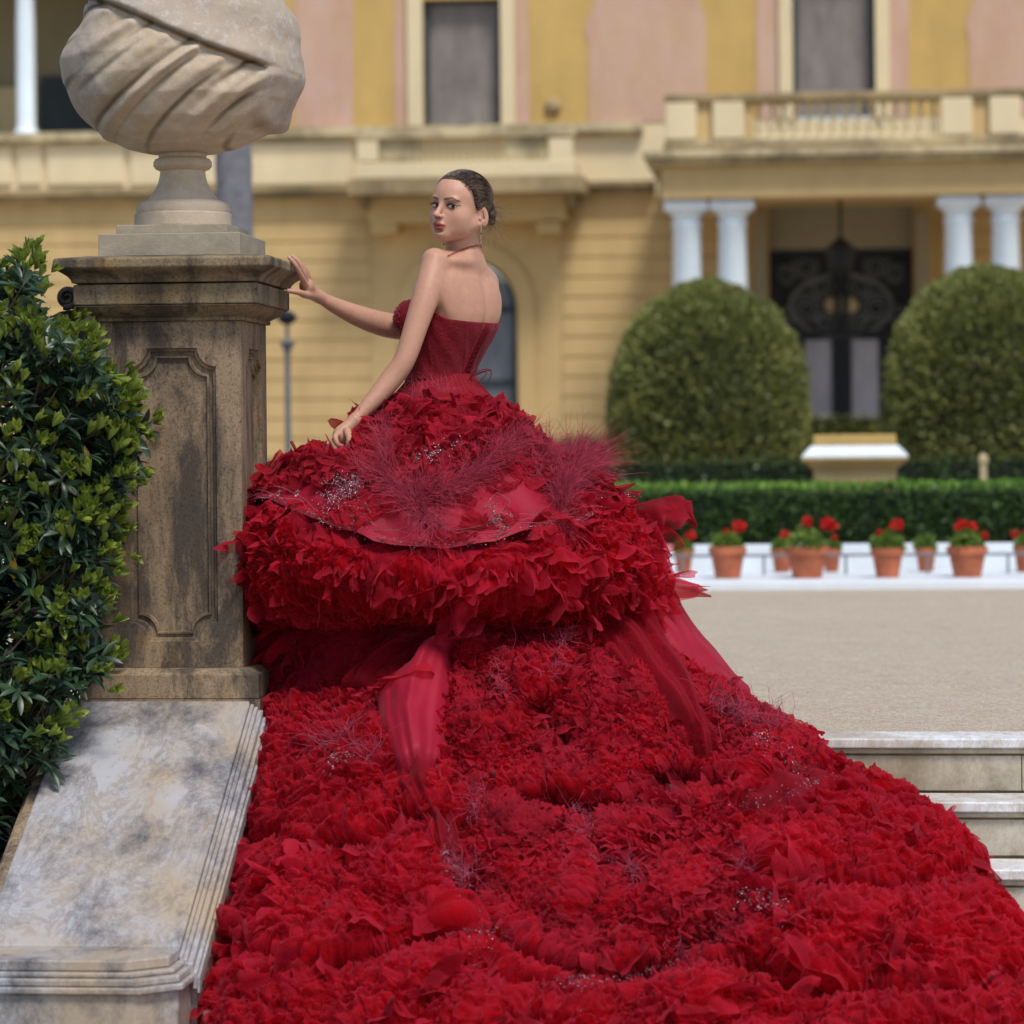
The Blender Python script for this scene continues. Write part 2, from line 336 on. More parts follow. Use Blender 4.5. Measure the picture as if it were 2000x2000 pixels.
# ------------------------------------------------------------------ stairs
st = empty('staircase', S.O, S.rz, 'broad pale marble staircase under the red gown with mossy joints below each nosing', 'stairs')
xs0 = -1.975
for k in range(NST):
    yf = -Tr * k; z = -Rs * k; x = xs0; first = True
    r2 = random.Random(40 + k)
    while x < 4.2:                                    # tread slabs
        L = r2.uniform(1.05, 1.5); x1 = min(4.4, x + L)
        m = MB(); m.box(x + 0.0015, x1 - 0.0015, yf, yf + Tr - 0.03 + (0.0 if k else 0.0), z - 0.030 + r2.uniform(-.0006, .0006), z + r2.uniform(-0.001, 0.001))
        m.build('tread_slab', M['step_marble'], st, bevel=0.005, seg=3); x = x1
    m = MB(); m.box(xs0, 4.4, yf + 0.014, yf + Tr - 0.03, z - 0.046, z - 0.0305); m.build('nosing_moulding', M['riser'], st, bevel=0.004)
    m = MB(); m.box(xs0, 4.4, yf + 0.024, yf + Tr - 0.03, z - 0.052, z - 0.0465); m.build('mossy_joint', M['moss_joint'], st)
    x = xs0
    while x < 4.2:                                    # riser blocks
        L = r2.uniform(0.42, 0.62); x1 = min(4.4, x + L)
        m = MB(); m.box(x + 0.001, x1 - 0.001, yf + 0.022 + r2.uniform(0, 0.002), yf + 0.10, z - Rs + 0.001, z - 0.0525); m.build('riser_block', M['riser'], st, bevel=0.002, seg=1); x = x1
    m = MB(); m.box(xs0, 4.4, yf + 0.105, yf + 0.6, z - 1.0, z - 0.053); m.build('stair_core', M['riser'], st)
# ------------------------------------------------------------------ sloped cheek of the stairs with its marble facing and end block
ck = empty('stair_cheek_wall', S.O, S.rz, 'sloping weathered marble cheek wall left of the gown, running down from the pillar', 'wall')
xl, xr = -2.60, -2.04; yt, zt = -0.06, 0.122; SLP = 0.552; yb = -1.13; zb = zt - SLP * (yt - yb)
def slopebox(mb, x0, x1, ya, yb_, d0, d1, zt_=zt):   # slab following the slope, d0..d1 below its top line
    za = zt_ - SLP * (yt - ya); zb_ = zt_ - SLP * (yt - yb_)
    mb.add([(x0, yb_, zb_ - d1), (x1, yb_, zb_ - d1), (x1, ya, za - d1), (x0, ya, za - d1), (x0, yb_, zb_ - d0), (x1, yb_, zb_ - d0), (x1, ya, za - d0), (x0, ya, za - d0)],
           [(3, 2, 1, 0), (4, 5, 6, 7), (0, 1, 5, 4), (1, 2, 6, 5), (2, 3, 7, 6), (3, 0, 4, 7)])
m = MB(); slopebox(m, xl, xr, yt, yb, 0.0, 0.05)
marble_top = m.build('marble_slab', M['marble'], ck, bevel=0.006)
for a, (dx0, dx1, d0, d1) in enumerate(((0.001, 0.012, 0.010, 0.05), (0.012, 0.024, 0.018, 0.06), (0.024, 0.040, 0.028, 0.07), (0.040, 0.052, 0.050, 0.095), (0.052, 0.060, 0.062, 0.105))):
    m = MB(); slopebox(m, xr + dx0, xr + dx1, yt, yb - 0.02 - 0.2 * dx1, d0, d1); m.build('edge_moulding', M['marble'], ck, bevel=0.002, seg=1)
m = MB(); slopebox(m, xl - 0.035, xl - 0.002, yt, yb, 0.025, 0.09); slopebox(m, xl - 0.055, xl - 0.036, yt, yb, 0.06, 0.12); m.build('edge_moulding', M['sandstone'], ck, bevel=0.003)
m = MB()
za = zt - 0.051; zb2 = zb - 0.051
m.add([(xl + .01, yb, -1.35), (xr + .045, yb, -1.35), (xr + .045, yt, -1.35), (xl + .01, yt, -1.35), (xl + .01, yb, zb2), (xr + .045, yb, zb2 - .03), (xr + .045, yt, za - .03), (xl + .01, yt, za)],
      [(3, 2, 1, 0), (4, 5, 6, 7), (0, 1, 5, 4), (1, 2, 6, 5), (2, 3, 7, 6), (3, 0, 4, 7)])
m.build('cheek_body', M['marble'], ck)
# end block with cut corner
def cutcorner(x0, x1, y0, y1, c):     # plan outline, front right corner cut
    return [(x0, y0), (x1 - c, y0), (x1, y0 + c * 0.9), (x1, y1), (x0, y1)]
def planprism(mb, plan, z0, z1):
    n = len(plan); mb.add([(x, y, z0) for x, y in plan] + [(x, y, z1) for x, y in plan], [tuple(range(n - 1, -1, -1)), tuple(range(n, 2 * n))] + [(i, (i + 1) % n, (i + 1) % n + n, i + n) for i in range(n)])
zB = zb - 0.004
for nm, off, z0, z1, mt in (('end_cap_slab', 0.0, zB - 0.030, zB + 0.0, 'marble'), ('end_moulding', 0.018, zB - 0.045, zB - 0.0305, 'marble'), ('end_moulding', 0.034, zB - 0.066, zB - 0.0455, 'marble'), ('end_moulding', 0.046, zB - 0.085, zB - 0.0665, 'marble'), ('end_block', 0.030, -1.35, zB - 0.0855, 'marble')):
    m = MB(); planprism(m, cutcorner(-2.95, xr + off, yb - 0.23 - off, yb - 0.002, 0.10), z0, z1); m.build(nm, M[mt], ck, bevel=0.005)
# ------------------------------------------------------------------ pillar
pl = empty('stone_pillar', S.w(-2.293, 0.22, 0.1), S.rz, 'tall stained sandstone pillar with recessed panel and moulded cap that the woman touches', 'pillar')
PO = S.w(-2.293, 0.22, 0.0)
class _F: pass
hx, hy = 0.2215, 0.22
def zz(py, off=0.0, px=330): return S.z(py, -off, px) - 0.1
c0 = zz(1366, .06); c1 = zz(1318, .06); c2 = zz(1305, .03)
m = MB(); m.rects(0, 0, hx, hy, [(0.062, c0 - 0.9), (0.062, c0)]); m.build('pillar_footing', M['sandstone'], pl)
m = MB(); m.rects(0, 0, hx, hy, [(0.058, c0 + 0.001), (0.056, c1), (0.044, c1 + 0.004), (0.03, c2 - .002), (0.018, c2)]); m.build('pillar_base', M['sandstone'], pl, bevel=0.003)
# shaft: a core whose faces carry a frame around a recessed panel with concave corners
s0, s1 = c2 + 0.001, zz(628)
def panel_outline(x0, x1, z0, z1, c, inset=0.0, n=9):
    x0 += inset; x1 -= inset; z0 += inset; z1 -= inset; pts = []
    for (cx, cz, a0) in ((x1, z0, 180), (x1, z1, 270), (x0, z1, 0), (x0, z0, 90)):
        for i in range(n): a = R_(a0 - 90 * i / (n - 1)) ; pts.append((cx + c * math.cos(a), cz + c * math.sin(a)))
    return pts
def ring_face(mb, outer, inner, y):    # bridge two outlines of the same count on the plane y
    n = len(outer); mb.add([(x, y, z) for x, z in outer] + [(x, y, z) for x, z in inner], [(i, (i + 1) % n, (i + 1) % n + n, i + n) for i in range(n)])
def square_outline(x0, x1, z0, z1, inner, cx, cz):
    out = []
    for x, z in inner:                 # project from the panel to the border of the face
        n = len(inner)
        out.append((x, z))
    return out
def shaft_face(half, depth, z0, z1, px0, px1, pz0, pz1, c):
    """front-facing face at y=-depth with a moulded sunk panel; returned as MB in its own axes"""
    mb = MB(); inn = panel_outline(px0, px1, pz0, pz1, c); n = len(inn); q = n // 4
    outer = []
    corners = [(half, z0), (half, z1), (-half, z1), (-half, z0)]
    for k in range(4):
        for i in range(q):
            cxx, czz = corners[k]
            x, z = inn[k * q + i]
            if i == q // 2: outer.append((cxx, czz))
            elif (i < q // 2) == (k % 2 == 0): outer.append((x if k in (0, 2) else x, czz) if True else 0)
            else: outer.append((cxx, z))
    # corner k: the first half of its arc meets the horizontal or the vertical border
    outer2 = []
    for k in range(4):
        cxx, czz = corners[k]
        for i in range(q):
            x, z = inn[k * q + i]
            if i == q // 2: outer2.append((cxx, czz)); continue
            firsthalf = i < q // 2
            horiz = firsthalf if k in (0, 2) else not firsthalf
            outer2.append((x, czz) if horiz else (cxx, z))
    ring_face(mb, outer2, inn, -depth)
    steps = [(0.0, 0.0), (0.002, 0.010), (0.010, 0.011), (0.012, 0.020), (0.022, 0.0205), (0.024, 0.012), (0.030, 0.012), (0.032, 0.022)]
    prev = [(x, -depth, z) for x, z in inn]
    for ins, dp in steps[1:]:
        cur_o = panel_outline(px0, px1, pz0, pz1, c + ins * 0.0, ins); cur = [(x, -depth + dp, z) for x, z in cur_o]
        mb.add(prev + cur, [(i, (i + 1) % n, (i + 1) % n + n, i + n) for i in range(n)]); prev = cur
    mb.add(prev, [tuple(range(n))]); return mb
pxz = lambda px, py: (S.p(px, py, 0.0)[0] + 2.293, S.p(px, py, 0)[1] - 0.1)
pL, pT = pxz(250, 681); pR, _ = pxz(421, 681); _, pB = pxz(330, 1253)
fm = shaft_face(hx, hy, s0, s1, pL, pR, pB, pT, 0.058)
fs = shaft_face(hy, hx, s0, s1, -0.135, 0.135, pB, pT, 0.055)
m = MB(); m.add(fm.v, fm.f); m.build('sunk_panel', M['sandstone'], pl, smooth=False)
for nm, ang in (('sunk_panel', 90), ('sunk_panel', 180), ('sunk_panel', 270)):
    src = fm if ang == 180 else fs; ca, sa = round(math.cos(R_(ang))), round(math.sin(R_(ang)))
    m = MB(); m.add([(x * ca - y * sa, x * sa + y * ca, z) for x, y, z in src.v], src.f); m.build(nm, M['sandstone'], pl)
k1, k2, k3, k4, k5, k6 = zz(619, .015), zz(594, .066), zz(551, .066), zz(519, .117), zz(502, .117), 0
m = MB(); m.rects(0, 0, hx, hy, [(0.012, s1 + .001), (0.014, s1 + 0.012), (0.010, s1 + .013), (0.022, s1 + 0.020), (0.045, s1 + 0.032), (0.060, s1 + 0.05), (0.064, k2 - .004)]); m.build('cap_lower_moulding', M['sandstone_cap'], pl, smooth=30, bevel=0.002)
m = MB(); m.rects(0, 0, hx, hy, [(0.066, k2), (0.066, k3 - 0.006), (0.055, k3 - .003)]); m.build('cap_frieze', M['sandstone_cap'], pl, bevel=0.004)
m = MB(); m.rects(0, 0, hx, hy, [(0.070, k3), (0.072, k3 + 0.01), (0.082, k3 + .022), (0.100, k3 + 0.034), (0.112, k3 + 0.04), (0.117, k4 - .003), (0.117, k5 - .002), (0.112, k5 + .001), (0.03, k5 + 0.012)]); m.build('cap_cornice', M['sandstone_cap'], pl, smooth=30, bevel=0.004)
topz = k5 + 0.012
pz2 = zz(455, 0.0, 330); pz3 = zz(437, -.05, 330)
m = MB(); m.rects(0, 0, 0.222, 0.222, [(0, topz - 0.03), (0, pz2)]); m.build('urn_plinth', M['plinth'], pl, bevel=0.003)
m = MB(); m.rects(0, 0, 0.176, 0.176, [(0, pz2 + 0.001), (0, pz3 - .002)]); m.build('urn_plinth', M['plinth'], pl, bevel=0.003)
# ------------------------------------------------------------------ urn
UY = float(PO[1]); upx = lambda r: r * UY / FPX
uz = lambda py: float(at(361, py, UY)[2]); uO = at(361, 437, UY)
ur = empty('draped_stone_urn', (float(PO[0]) + 0.0, float(PO[1]), uO[2]), S.rz, 'big limestone urn wrapped in carved diagonal drapery on top of the pillar', 'urn')
ub = uO[2]
prof = [(95, 437), (95, 421), (93, 419), (90, 418), (92, 410), (90, 402), (84, 396), (72, 393), (70, 391), (64, 384), (55, 372), (48, 358), (45, 345), (44, 338), (44, 335), (52, 332), (57, 326), (57, 318), (53, 312), (46, 309), (47, 305), (46, 301), (42, 299), (41, 292), (60, 286)]
pt_z = 0.1 + pz3 - ub
m = MB(); m.lathe(0, 0, [(upx(95), pt_z + .0005)] + [(upx(r), uz(y) - ub + 0.001) for r, y in prof[1:]], 64); ft = m.build('urn_foot', M['urn'], ur, smooth=35)
nu, nv = 420, 220
uu, vv = np.meshgrid(np.arange(nu) / nu * 2 * np.pi, np.linspace(0.0, 1.0, nv), indexing='ij')
# profile radius against height (pixels at the urn's distance), a squashed bowl with the widest ring high up
pz = np.array([302, 299, 290, 270, 240, 200, 160, 120, 80, 40, 0, -40, -70, -90, -100]); pr = np.array([2, 70, 108, 150, 186, 214, 226, 227, 218, 204, 186, 160, 120, 60, 2])
tt = np.concatenate([[0], np.cumsum(np.hypot(np.diff(pz), np.diff(pr)))]); tt /= tt[-1]
rr = np.interp(vv, tt, pr); zz_ = np.interp(vv, tt, pz)
ker = np.ones(9) / 9
X = rr * np.cos(uu); Yd = rr * np.sin(uu); Zp = zz_
nrm = np.stack([np.cos(uu), np.sin(uu), (100 - Zp) / 230.0], -1); nrm /= np.linalg.norm(nrm, axis=-1, keepdims=True)
lat = (Zp - 302) / -400
swirl = uu * 1.0 + 2.0 * lat
front = X / 230.0
lip = 25 + 0.41 * (X + 115) + 4 * np.sin(X / 60.0 + 0.5)          # image row of the cloth edge on the front side
lip = np.where(Yd > 0, 25 + 0.41 * (X + 115), lip)
above = 1 / (1 + np.exp((Zp - lip) / 2.5)); right = 1 / (1 + np.exp(-(X - 172 + 10 * np.sin(Zp / 30)) / 4.0)); cloth = np.maximum(above, right * (Zp < 270) * 0.9)
# folds: fan out from the lower left towards the lip
ang = np.arctan2((Zp - 330) * -1.0, (X + 240)); 
cc = X * (.52 + .0009 * (Zp - 150)) + Zp * .86 + .0007 * X * X; f1 = np.sin(cc * .118 + 1.1 * np.sin(X / 62.0 + .6) + .9 * np.sin(cc * .041)); fold = 1.1 - 2.1 * np.abs(np.sin(.5 * np.arcsin(np.clip(f1, -1, 1)) + .78)) ** 1.6 + .35 * np.sin(cc * .23 + X / 60)
fade = np.clip((300 - Zp) / 60, 0, 1)
disp = cloth * 13 + (1 - cloth) * fold * (4.4 + 1.8 * np.sin(cc * .05 + 1)) * fade * np.clip((X + 185) / 70, 0.2, 1) + cloth * 4.5 * np.sin((Zp - lip) / 17.0 + 1.5)
P3 = np.stack([X, Yd, Zp], -1).reshape(-1, 3)
lump = fbm(P3, 1 / 75.0, 4).reshape(X.shape); disp += lump * 3.0 * fade
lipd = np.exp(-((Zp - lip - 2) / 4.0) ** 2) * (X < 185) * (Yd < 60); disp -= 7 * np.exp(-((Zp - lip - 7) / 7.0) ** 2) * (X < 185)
# lobes of the outline
th = np.arctan2(-(Zp - 150), X)
disp += 12 * np.exp(-((Zp - 110) / 60.0) ** 2) * np.exp(-((uu - np.pi) / 0.7) ** 2) - 14 * np.exp(-((Zp - 50) / 30.0) ** 2) * np.exp(-((uu - np.pi) / 0.7) ** 2) + 10 * np.exp(-((Zp - 235) / 25.0) ** 2) * np.exp(-((uu - 0.2) / 0.45) ** 2)
Pn = np.stack([X, Yd, -Zp], -1) + nrm * disp[..., None]
V = Pn.copy(); s_ = UY / FPX; V = V * s_; V[..., 2] += uz(0) - ub
crust = np.clip(cloth * 0.95 + np.clip((-X - 90) / 60, 0, 1) * 0.8 + (lump > 0.5) * 0.15, 0, 1)
dark_tone = np.clip(lipd * 0.9 + (1 - cloth) * np.clip(-fold - 0.75, 0, 1) * 1.4, 0, 1)  # darker in the fold valleys and along the cloth edge
cols = np.stack([crust, dark_tone, crust * 0, crust * 0 + 1], -1).reshape(-1, 4)
idx = np.arange(nu * nv).reshape(nu, nv); a = idx; b = np.roll(idx, -1, 0)
Fq = np.stack([a[:, :-1], b[:, :-1], b[:, 1:], a[:, 1:]], -1).reshape(-1, 4)
npmesh('urn_drapery', V.reshape(-1, 3), Fq, M['urn'], ur, True, colors=cols)
# ------------------------------------------------------------------ scroll bracket and parapet left of the pillar
sc = empty('scroll_bracket', S.w(-2.62, 0.62, 0), S.rz, 'dark volute bracket on a low sloping parapet behind the leafy shrub', 'bracket')
FB = lambda px, py, ly=0.6: (S.p(px, py, ly)[0] + 2.62, S.p(px, py, ly)[1])
cx_, cz_ = FB(138, 582)
pts = []
for i in range(46):
    a = -1.9 + i * 0.24; r = 0.034 - 0.0006 * i; pts.append((cx_ + r * math.cos(a), -0.07, cz_ + r * math.sin(a)))
m = MB(); m.tube(pts, [0.011 - 0.00016 * i for i in range(46)], 8); m.build('volute_rim', M['sandstone_cap'], sc, smooth=True)
m = MB(); m.prism([(cx_ + 0.036 * math.cos(a), cz_ + 0.036 * math.sin(a)) for a in np.linspace(0, 6.28, 24)[:-1]], -0.06, 0.08); m.build('volute', M['sandstone_cap'], sc)
q = [FB(x, y) for x, y in ((118, 608), (150, 604), (170, 625), (215, 640), (215, 1320), (40, 1320), (30, 760), (60, 640), (90, 622))]
m = MB(); m.prism(q, -0.02, 0.16); m.build('parapet_body', M['sandstone'], sc, bevel=0.004)
mb = MB(); mb.box(-2.06, -12, 1.0, 1.19, -1.0, -0.01)
rw = mb.build('retaining_wall', M['sandstone'], None); rw.location = tuple(S.O); rw.rotation_euler = (0, 0, S.rz); tag(rw, 'dark stained retaining wall in the shade behind the shrub', 'wall')
mb = MB(); mb.box(-2.62, -2.45, 0.46, 1.0, -1.0, 0.45); 
rw2 = mb.build('low_parapet', M['sandstone'], None); rw2.location = tuple(S.O); rw2.rotation_euler = (0, 0, S.rz); tag(rw2, 'short dark parapet wall joining the pillar to the wall behind', 'wall')
# ------------------------------------------------------------------ palace
pa = empty('palace', B.O, B.rz, 'ochre stucco palace front with pink fresco panels, balconies and white column portico', 'building')
def bx(px0, px1, py0, py1, d0, d1, mat, name, parent=pa, pyr=None, bevel=0, smooth=False, pad=0):
    """box whose nearer face (local y = -d1) covers those pixels; d = metres in front of the wall plane"""
    pm = (px0 + px1) / 2; x0 = B.p(px0, (py0 + py1) / 2, -d1)[0]; x1 = B.p(px1, (py0 + py1) / 2, -d1)[0]
    z1 = B.p(pm, py0, -d1)[1]; z0 = B.p(pm, py1, -d1)[1]
    m = MB(); m.box(x0, x1, -d1, -d0, z0, z1); return m.build(name, M[mat] if isinstance(mat, str) else mat, parent, bevel=bevel)
zr = lambda py, px=700, d=0.0: B.z(py, -d, px)
xw0, xw1 = -22.0, 22.0
z_led0, z_led1 = zr(268), zr(250); z_str1, z_str0 = zr(362), zr(396)
gz = -0.05
# wall core pieces (thick), openings left between them
wx0, wx1 = B.x(833), B.x(985); w2x0, w2x1 = B.x(1555), B.x(1716)
ax0, ax1 = B.x(818), B.x(1012); dx0, dx1 = B.x(1505), B.x(1787); lx1 = B.x(300)
ztop = 9.0; zu = z_led1
def wallpiece(x0, x1, z0, z1, mat, name='wall', d0=0.6, d1=0.0):
    m = MB(); m.box(x0, x1, -d1, d0, z0, z1); return m.build(name, M[mat], pa)
zw_b = zr(240, 900)
wallpiece(lx1, wx0, zu, ztop, 'ochre_bright'); wallpiece(wx1, w2x0, zu, ztop, 'ochre_bright'); wallpiece(w2x1, xw1, zu, ztop, 'ochre_bright')
zwt = zr(-2, 900); wallpiece(wx0, wx1, zwt, ztop, 'ochre_bright'); wallpiece(w2x0, w2x1, zr(-60, 1600), ztop, 'ochre_bright')
m = MB(); m.box(xw0, xw1, -0.001, 0.6, z_str0 + .002, zu - .001); m.build('wall_band', M['cream'], pa)
x = xw0; 
for px in (-40, 30, 88, 250, 470):                                   # shallow panels of the cream band on the left
    pass
for a, b_ in ((-60, 22), (35, 80), (92, 242), (255, 470), (490, 688)):
    bx(a, b_, 278, 360, 0.0, 0.05, 'cream', 'band_panel', bevel=0.01)
m = MB(); m.box(xw0, B.x(1262), -0.16, 0.0, zr(266), zr(250)); m.box(xw0, B.x(1262), -0.10, 0.0, zr(274), zr(266.2)); m.build('upper_ledge', M['cream_dirty'], pa)
m = MB(); m.box(xw0, B.x(1285), -0.24, 0.0, zr(374), zr(364)); m.box(xw0, B.x(1285), -0.16, 0.0, zr(386), zr(374.2)); m.build('string_course', M['stone_band'], pa)
m = MB(); m.box(xw0, B.x(1285), -0.06, 0.0, zr(397), zr(386.2)); m.build('string_course', M['ochre'], pa)
# rusticated lower wall, course by course
zc = z_str0; hcz = (zr(396) - zr(434.6)); k = 0
def arc_cut(x0, x1, z0, z1): return x0, x1
spr = zr(604, 915); acx = (ax0 + ax1) / 2; arad = (ax1 - ax0) / 2
plain0, plain1 = B.x(728), B.x(1100)
while zc > gz:
    z1 = zc; z0 = max(gz, zc - hcz)
    for xa, xb in ((xw0, plain0), (plain1, dx0 - 0.3), (dx1 + 0.3, xw1)):
        if z1 < zr(384, 1500) or xb < 6 or xb > 12: 
            m = MB(); m.box(xa, xb, -0.022, 0.5, z0 + 0.022, z1); m.build('rustic_course', M['ochre'], pa, bevel=0.010, seg=1)
    zc -= hcz
m = MB(); m.box(xw0, plain0, -0.0, 0.45, gz, z_str0); m.box(plain1, dx0, 0.0, 0.45, gz, z_str0); m.box(dx1, xw1, 0.0, 0.45, gz, z_str0); m.build('wall_core', M['ochre'], pa)
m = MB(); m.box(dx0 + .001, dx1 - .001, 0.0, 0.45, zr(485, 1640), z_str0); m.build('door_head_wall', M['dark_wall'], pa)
# plain bay around the arched window
pts = [(plain0 + .002, gz), (ax0, gz)] + [(acx - arad * math.cos(a), spr + arad * math.sin(a)) for a in np.linspace(0, math.pi, 25)] + [(ax1, gz), (plain1 - .002, gz), (plain1 - .002, z_str0), (plain0 + .002, z_str0)]
m = MB(); m.prism(pts, -0.02, 0.5); m.build('arch_surround', M['ochre'], pa)
mo = MB(); r0, r1 = arad + 0.02, arad + 0.22
pts = [(acx - r1 * math.cos(a), spr + r1 * math.sin(a)) for a in np.linspace(0, math.pi, 25)] + [(acx + r0 * math.cos(a), spr + r0 * math.sin(a)) for a in np.linspace(0, math.pi, 25)]
mo.prism(pts, -0.07, -0.021); mo.box(ax0 - 0.22, ax0 - 0.02, -0.07, -0.021, gz, spr); mo.box(ax1 + 0.02, ax1 + 0.22, -0.07, -0.021, gz, spr); mo.build('arch_moulding', M['ochre'], pa)
# arched window
pts = [(ax0, gz)] + [(acx - arad * math.cos(a), spr + arad * math.sin(a)) for a in np.linspace(0, math.pi, 25)] + [(ax1, gz)]
m = MB(); m.prism([(acx + (x - acx) * 0.9, (z - gz) * 0.985 + gz) for x, z in pts], 0.27, 0.30); wpane = m.build('arched_window', M['blue_glass'], pa)
ring = MB(); n = len(pts); inn = [(acx + (x - acx) * 0.88, (z - gz) * 0.98 + gz + .05) for x, z in pts]
ring.add([(x, 0.2, z) for x, z in pts] + [(x, 0.2, z) for x, z in inn] + [(x, 0.28, z) for x, z in inn], [(i, i + n, i + n + 1, i + 1) for i in range(n - 1)] + [(i + n, i + 2 * n, i + 2 * n + 1, i + n + 1) for i in range(n - 1)])
ring.build('window_frame', M['dark_frame'], wpane)
m = MB(); m.box(acx - 0.05, acx + 0.05, 0.22, 0.27, gz, spr + arad * 0.9); m.build('mullion', M['dark_frame'], wpane)
for z in (spr, spr - 0.9): m = MB(); m.box(ax0 + .05, ax1 - .05, 0.225, 0.268, z - 0.035, z + 0.035); m.build('glazing_bar', M['dark_frame'], wpane)
# upper windows
for (a, b_, top, bot, f0, f1, p0, p1, pxm) in ((833, 985, -2, 246, 803, 1013, 778, 1040, 900), (1555, 1716, -60, 225, 1528, 1745, 1485, 1782, 1640)):
    x0, x1 = B.x(a), B.x(b_)
    m = MB(); m.box(x0, x1, 0.18, 0.22, zr(bot, pxm), zr(top, pxm)); wd = m.build('upper_window', M['blind'], pa)
    m = MB(); m.box(x0, x1, 0.10, 0.17, zr(top + 6, pxm), zr(top, pxm)); m.box(x0, x0 + 0.06, .10, .17, zr(bot, pxm), zr(top + 6, pxm)); m.box(x1 - 0.06, x1, .10, .17, zr(bot, pxm), zr(top + 6, pxm)); m.build('window_frame', M['dark_frame'], wd)
    for q0, q1 in ((f0, a), (b_, f1)):
        m = MB(); m.box(B.x(q0), B.x(q1), -0.07, -0.001, zu + .002, ztop - 1); m.build('window_surround', M['cream'], wd, bevel=0.01)
    for q0, q1 in ((p0, f0 - 1), (f1 + 1, p1)):
        m = MB(); m.box(B.x(q0), B.x(q1), -0.012, -0.001, zu + .002, ztop - 1); m.build('fresco_strip', M['fresco'], wd)
def fpanel(pts, nm='fresco_panel'):
    q = [B.p(x, y, -0.014) for x, y in pts]; q = [(x, max(z, zu + 0.003)) for x, z in q]
    m = MB(); m.prism(q, -0.014, -0.001); m.build(nm, M['fresco'], pa)
fpanel([(575, -300), (575, 248), (690, 248), (690, -300)])
fpanel([(600, -300)] + [(560, y) for y in ()] + [(598, 20), (606, 5)])if False else None
lft = [(1150, -300), (1162, -20), (1160, 5), (1152, 22), (1144, 45), (1142, 62), (1150, 85), (1150, 248)]
rgt = [(1380, 248), (1380, 60), (1376, 30), (1366, 0), (1362, -300)]
fpanel(lft + rgt)
fpanel([(1905, -300), (1900, 0), (1890, 30), (1887, 55), (1893, 80), (1895, 248), (2140, 248), (2140, -300)])
m = MB(); m.lathe(0, 0, [(0.07, -0.1), (0.1, -0.05), (0.1, 0.0), (0.05, 0.03)], 16)
ven = m.build('wall_boss', M['stone_band'], pa, smooth=True); bxp = B.p(1080, 208, -0.05); ven.location = (bxp[0], -0.05, bxp[1]); ven.rotation_euler = (R_(90), 0, 0)
# loggia upper left
zl = zr(266, 100)
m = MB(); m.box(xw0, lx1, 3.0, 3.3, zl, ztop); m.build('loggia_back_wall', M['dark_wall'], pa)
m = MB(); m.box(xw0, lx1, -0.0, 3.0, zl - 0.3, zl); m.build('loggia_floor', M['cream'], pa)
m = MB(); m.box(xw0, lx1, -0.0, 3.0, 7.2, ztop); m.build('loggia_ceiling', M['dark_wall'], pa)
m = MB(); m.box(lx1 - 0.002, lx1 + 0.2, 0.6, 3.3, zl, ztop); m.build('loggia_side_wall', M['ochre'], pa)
q0 = B.p(78, 150, 2.9); q1 = B.p(205, 268, 2.9); m = MB(); m.box(q0[0], q1[0], 2.88, 2.99, zl, q0[1]); m.build('loggia_opening', M['dark_frame'], pa)
q0 = B.p(0, 172, 2.9); q1 = B.p(62, 268, 2.9); m = MB(); m.box(q0[0] - 1.5, q1[0], 2.8, 2.99, zl, q0[1]); m.build('loggia_panel', M['cream_dirty'], pa)
for cpx in (57, -210):
    cxl = B.x(cpx, 0.3); m = MB(); m.lathe(cxl, 0.3, [(0.17, zl), (0.17, zl + .06), (0.14, zl + .1), (0.118, zl + 0.16), (0.118, zl + 1.4), (0.10, 7.0), (0.16, 7.2)], 24); m.build('loggia_column', M['white_column'], pa, smooth=40)
# balcony under the first window
D = 0.9
bc = bx(678, 1140, 346, 376, 0.0, D + .12, 'stone_band', 'balcony')
def bp(a, b_, c, d, d0, d1, mat, nm, par): o = bx(a, b_, c, d, d0, d1, mat, nm, par, bevel=0.01); return o
bp(692, 1124, 316, 345.6, 0.0, D, 'cream', 'balcony_base', bc); bp(692, 1124, 247, 268, D - 0.22, D, 'cream_dirty', 'hand_rail', bc)
bp(697, 738, 268.3, 315.7, D - .2, D - .02, 'cream', 'rail_pier', bc); bp(1072, 1118, 268.3, 315.7, D - .2, D - .02, 'cream', 'rail_pier', bc)
bp(742, 820, 268.3, 315.7, D - .16, D - .08, 'cream_dirty', 'solid_panel', bc); bp(985, 1068, 268.3, 315.7, D - .16, D - .08, 'cream_dirty', 'solid_panel', bc)
def balusters(x0, x1, n, d, z0, z1, par, mat):
    h = z1 - z0; w_ = (x1 - x0) / n; r = w_ * 0.30
    me = None
    for i in range(n):
        c = x0 + (i + .5) * w_
        if me is None:
            m = MB(); m.lathe(0, 0, [(r * 1.1, 0), (r * 1.1, h * .08), (r * .6, h * .12), (r * 1.2, h * .32), (r * .95, h * .45), (r * .5, h * .75), (r * .55, h * .85), (r * 1.1, h * .9), (r * 1.1, h)], 12)
            o = m.build('baluster', M[mat], par, smooth=40); me = o.data
        else: o = link('baluster', me, par)
        o.location = (c, -d, z0)
balusters(B.x(822, -D), B.x(983, -D), 12, D - .12, B.z(315.7, -D, 900), B.z(268.3, -D, 900), bc, 'cream_dirty')
bp(720, 1106, 376.3, 432, 0.0, D * .55, 'ochre', 'balcony_corbel', bc); bp(725, 775, 432.3, 456, 0.0, D * .5, 'ochre', 'corbel_foot', bc); bp(1048, 1095, 432.3, 456, 0.0, D * .5, 'ochre', 'corbel_foot', bc)
for a, b_ in ((700, 719), (1108, 1124)): bp(a, b_, 376.3, 404, 0.0, D * .7, 'stone_band', 'side_bracket', bc)
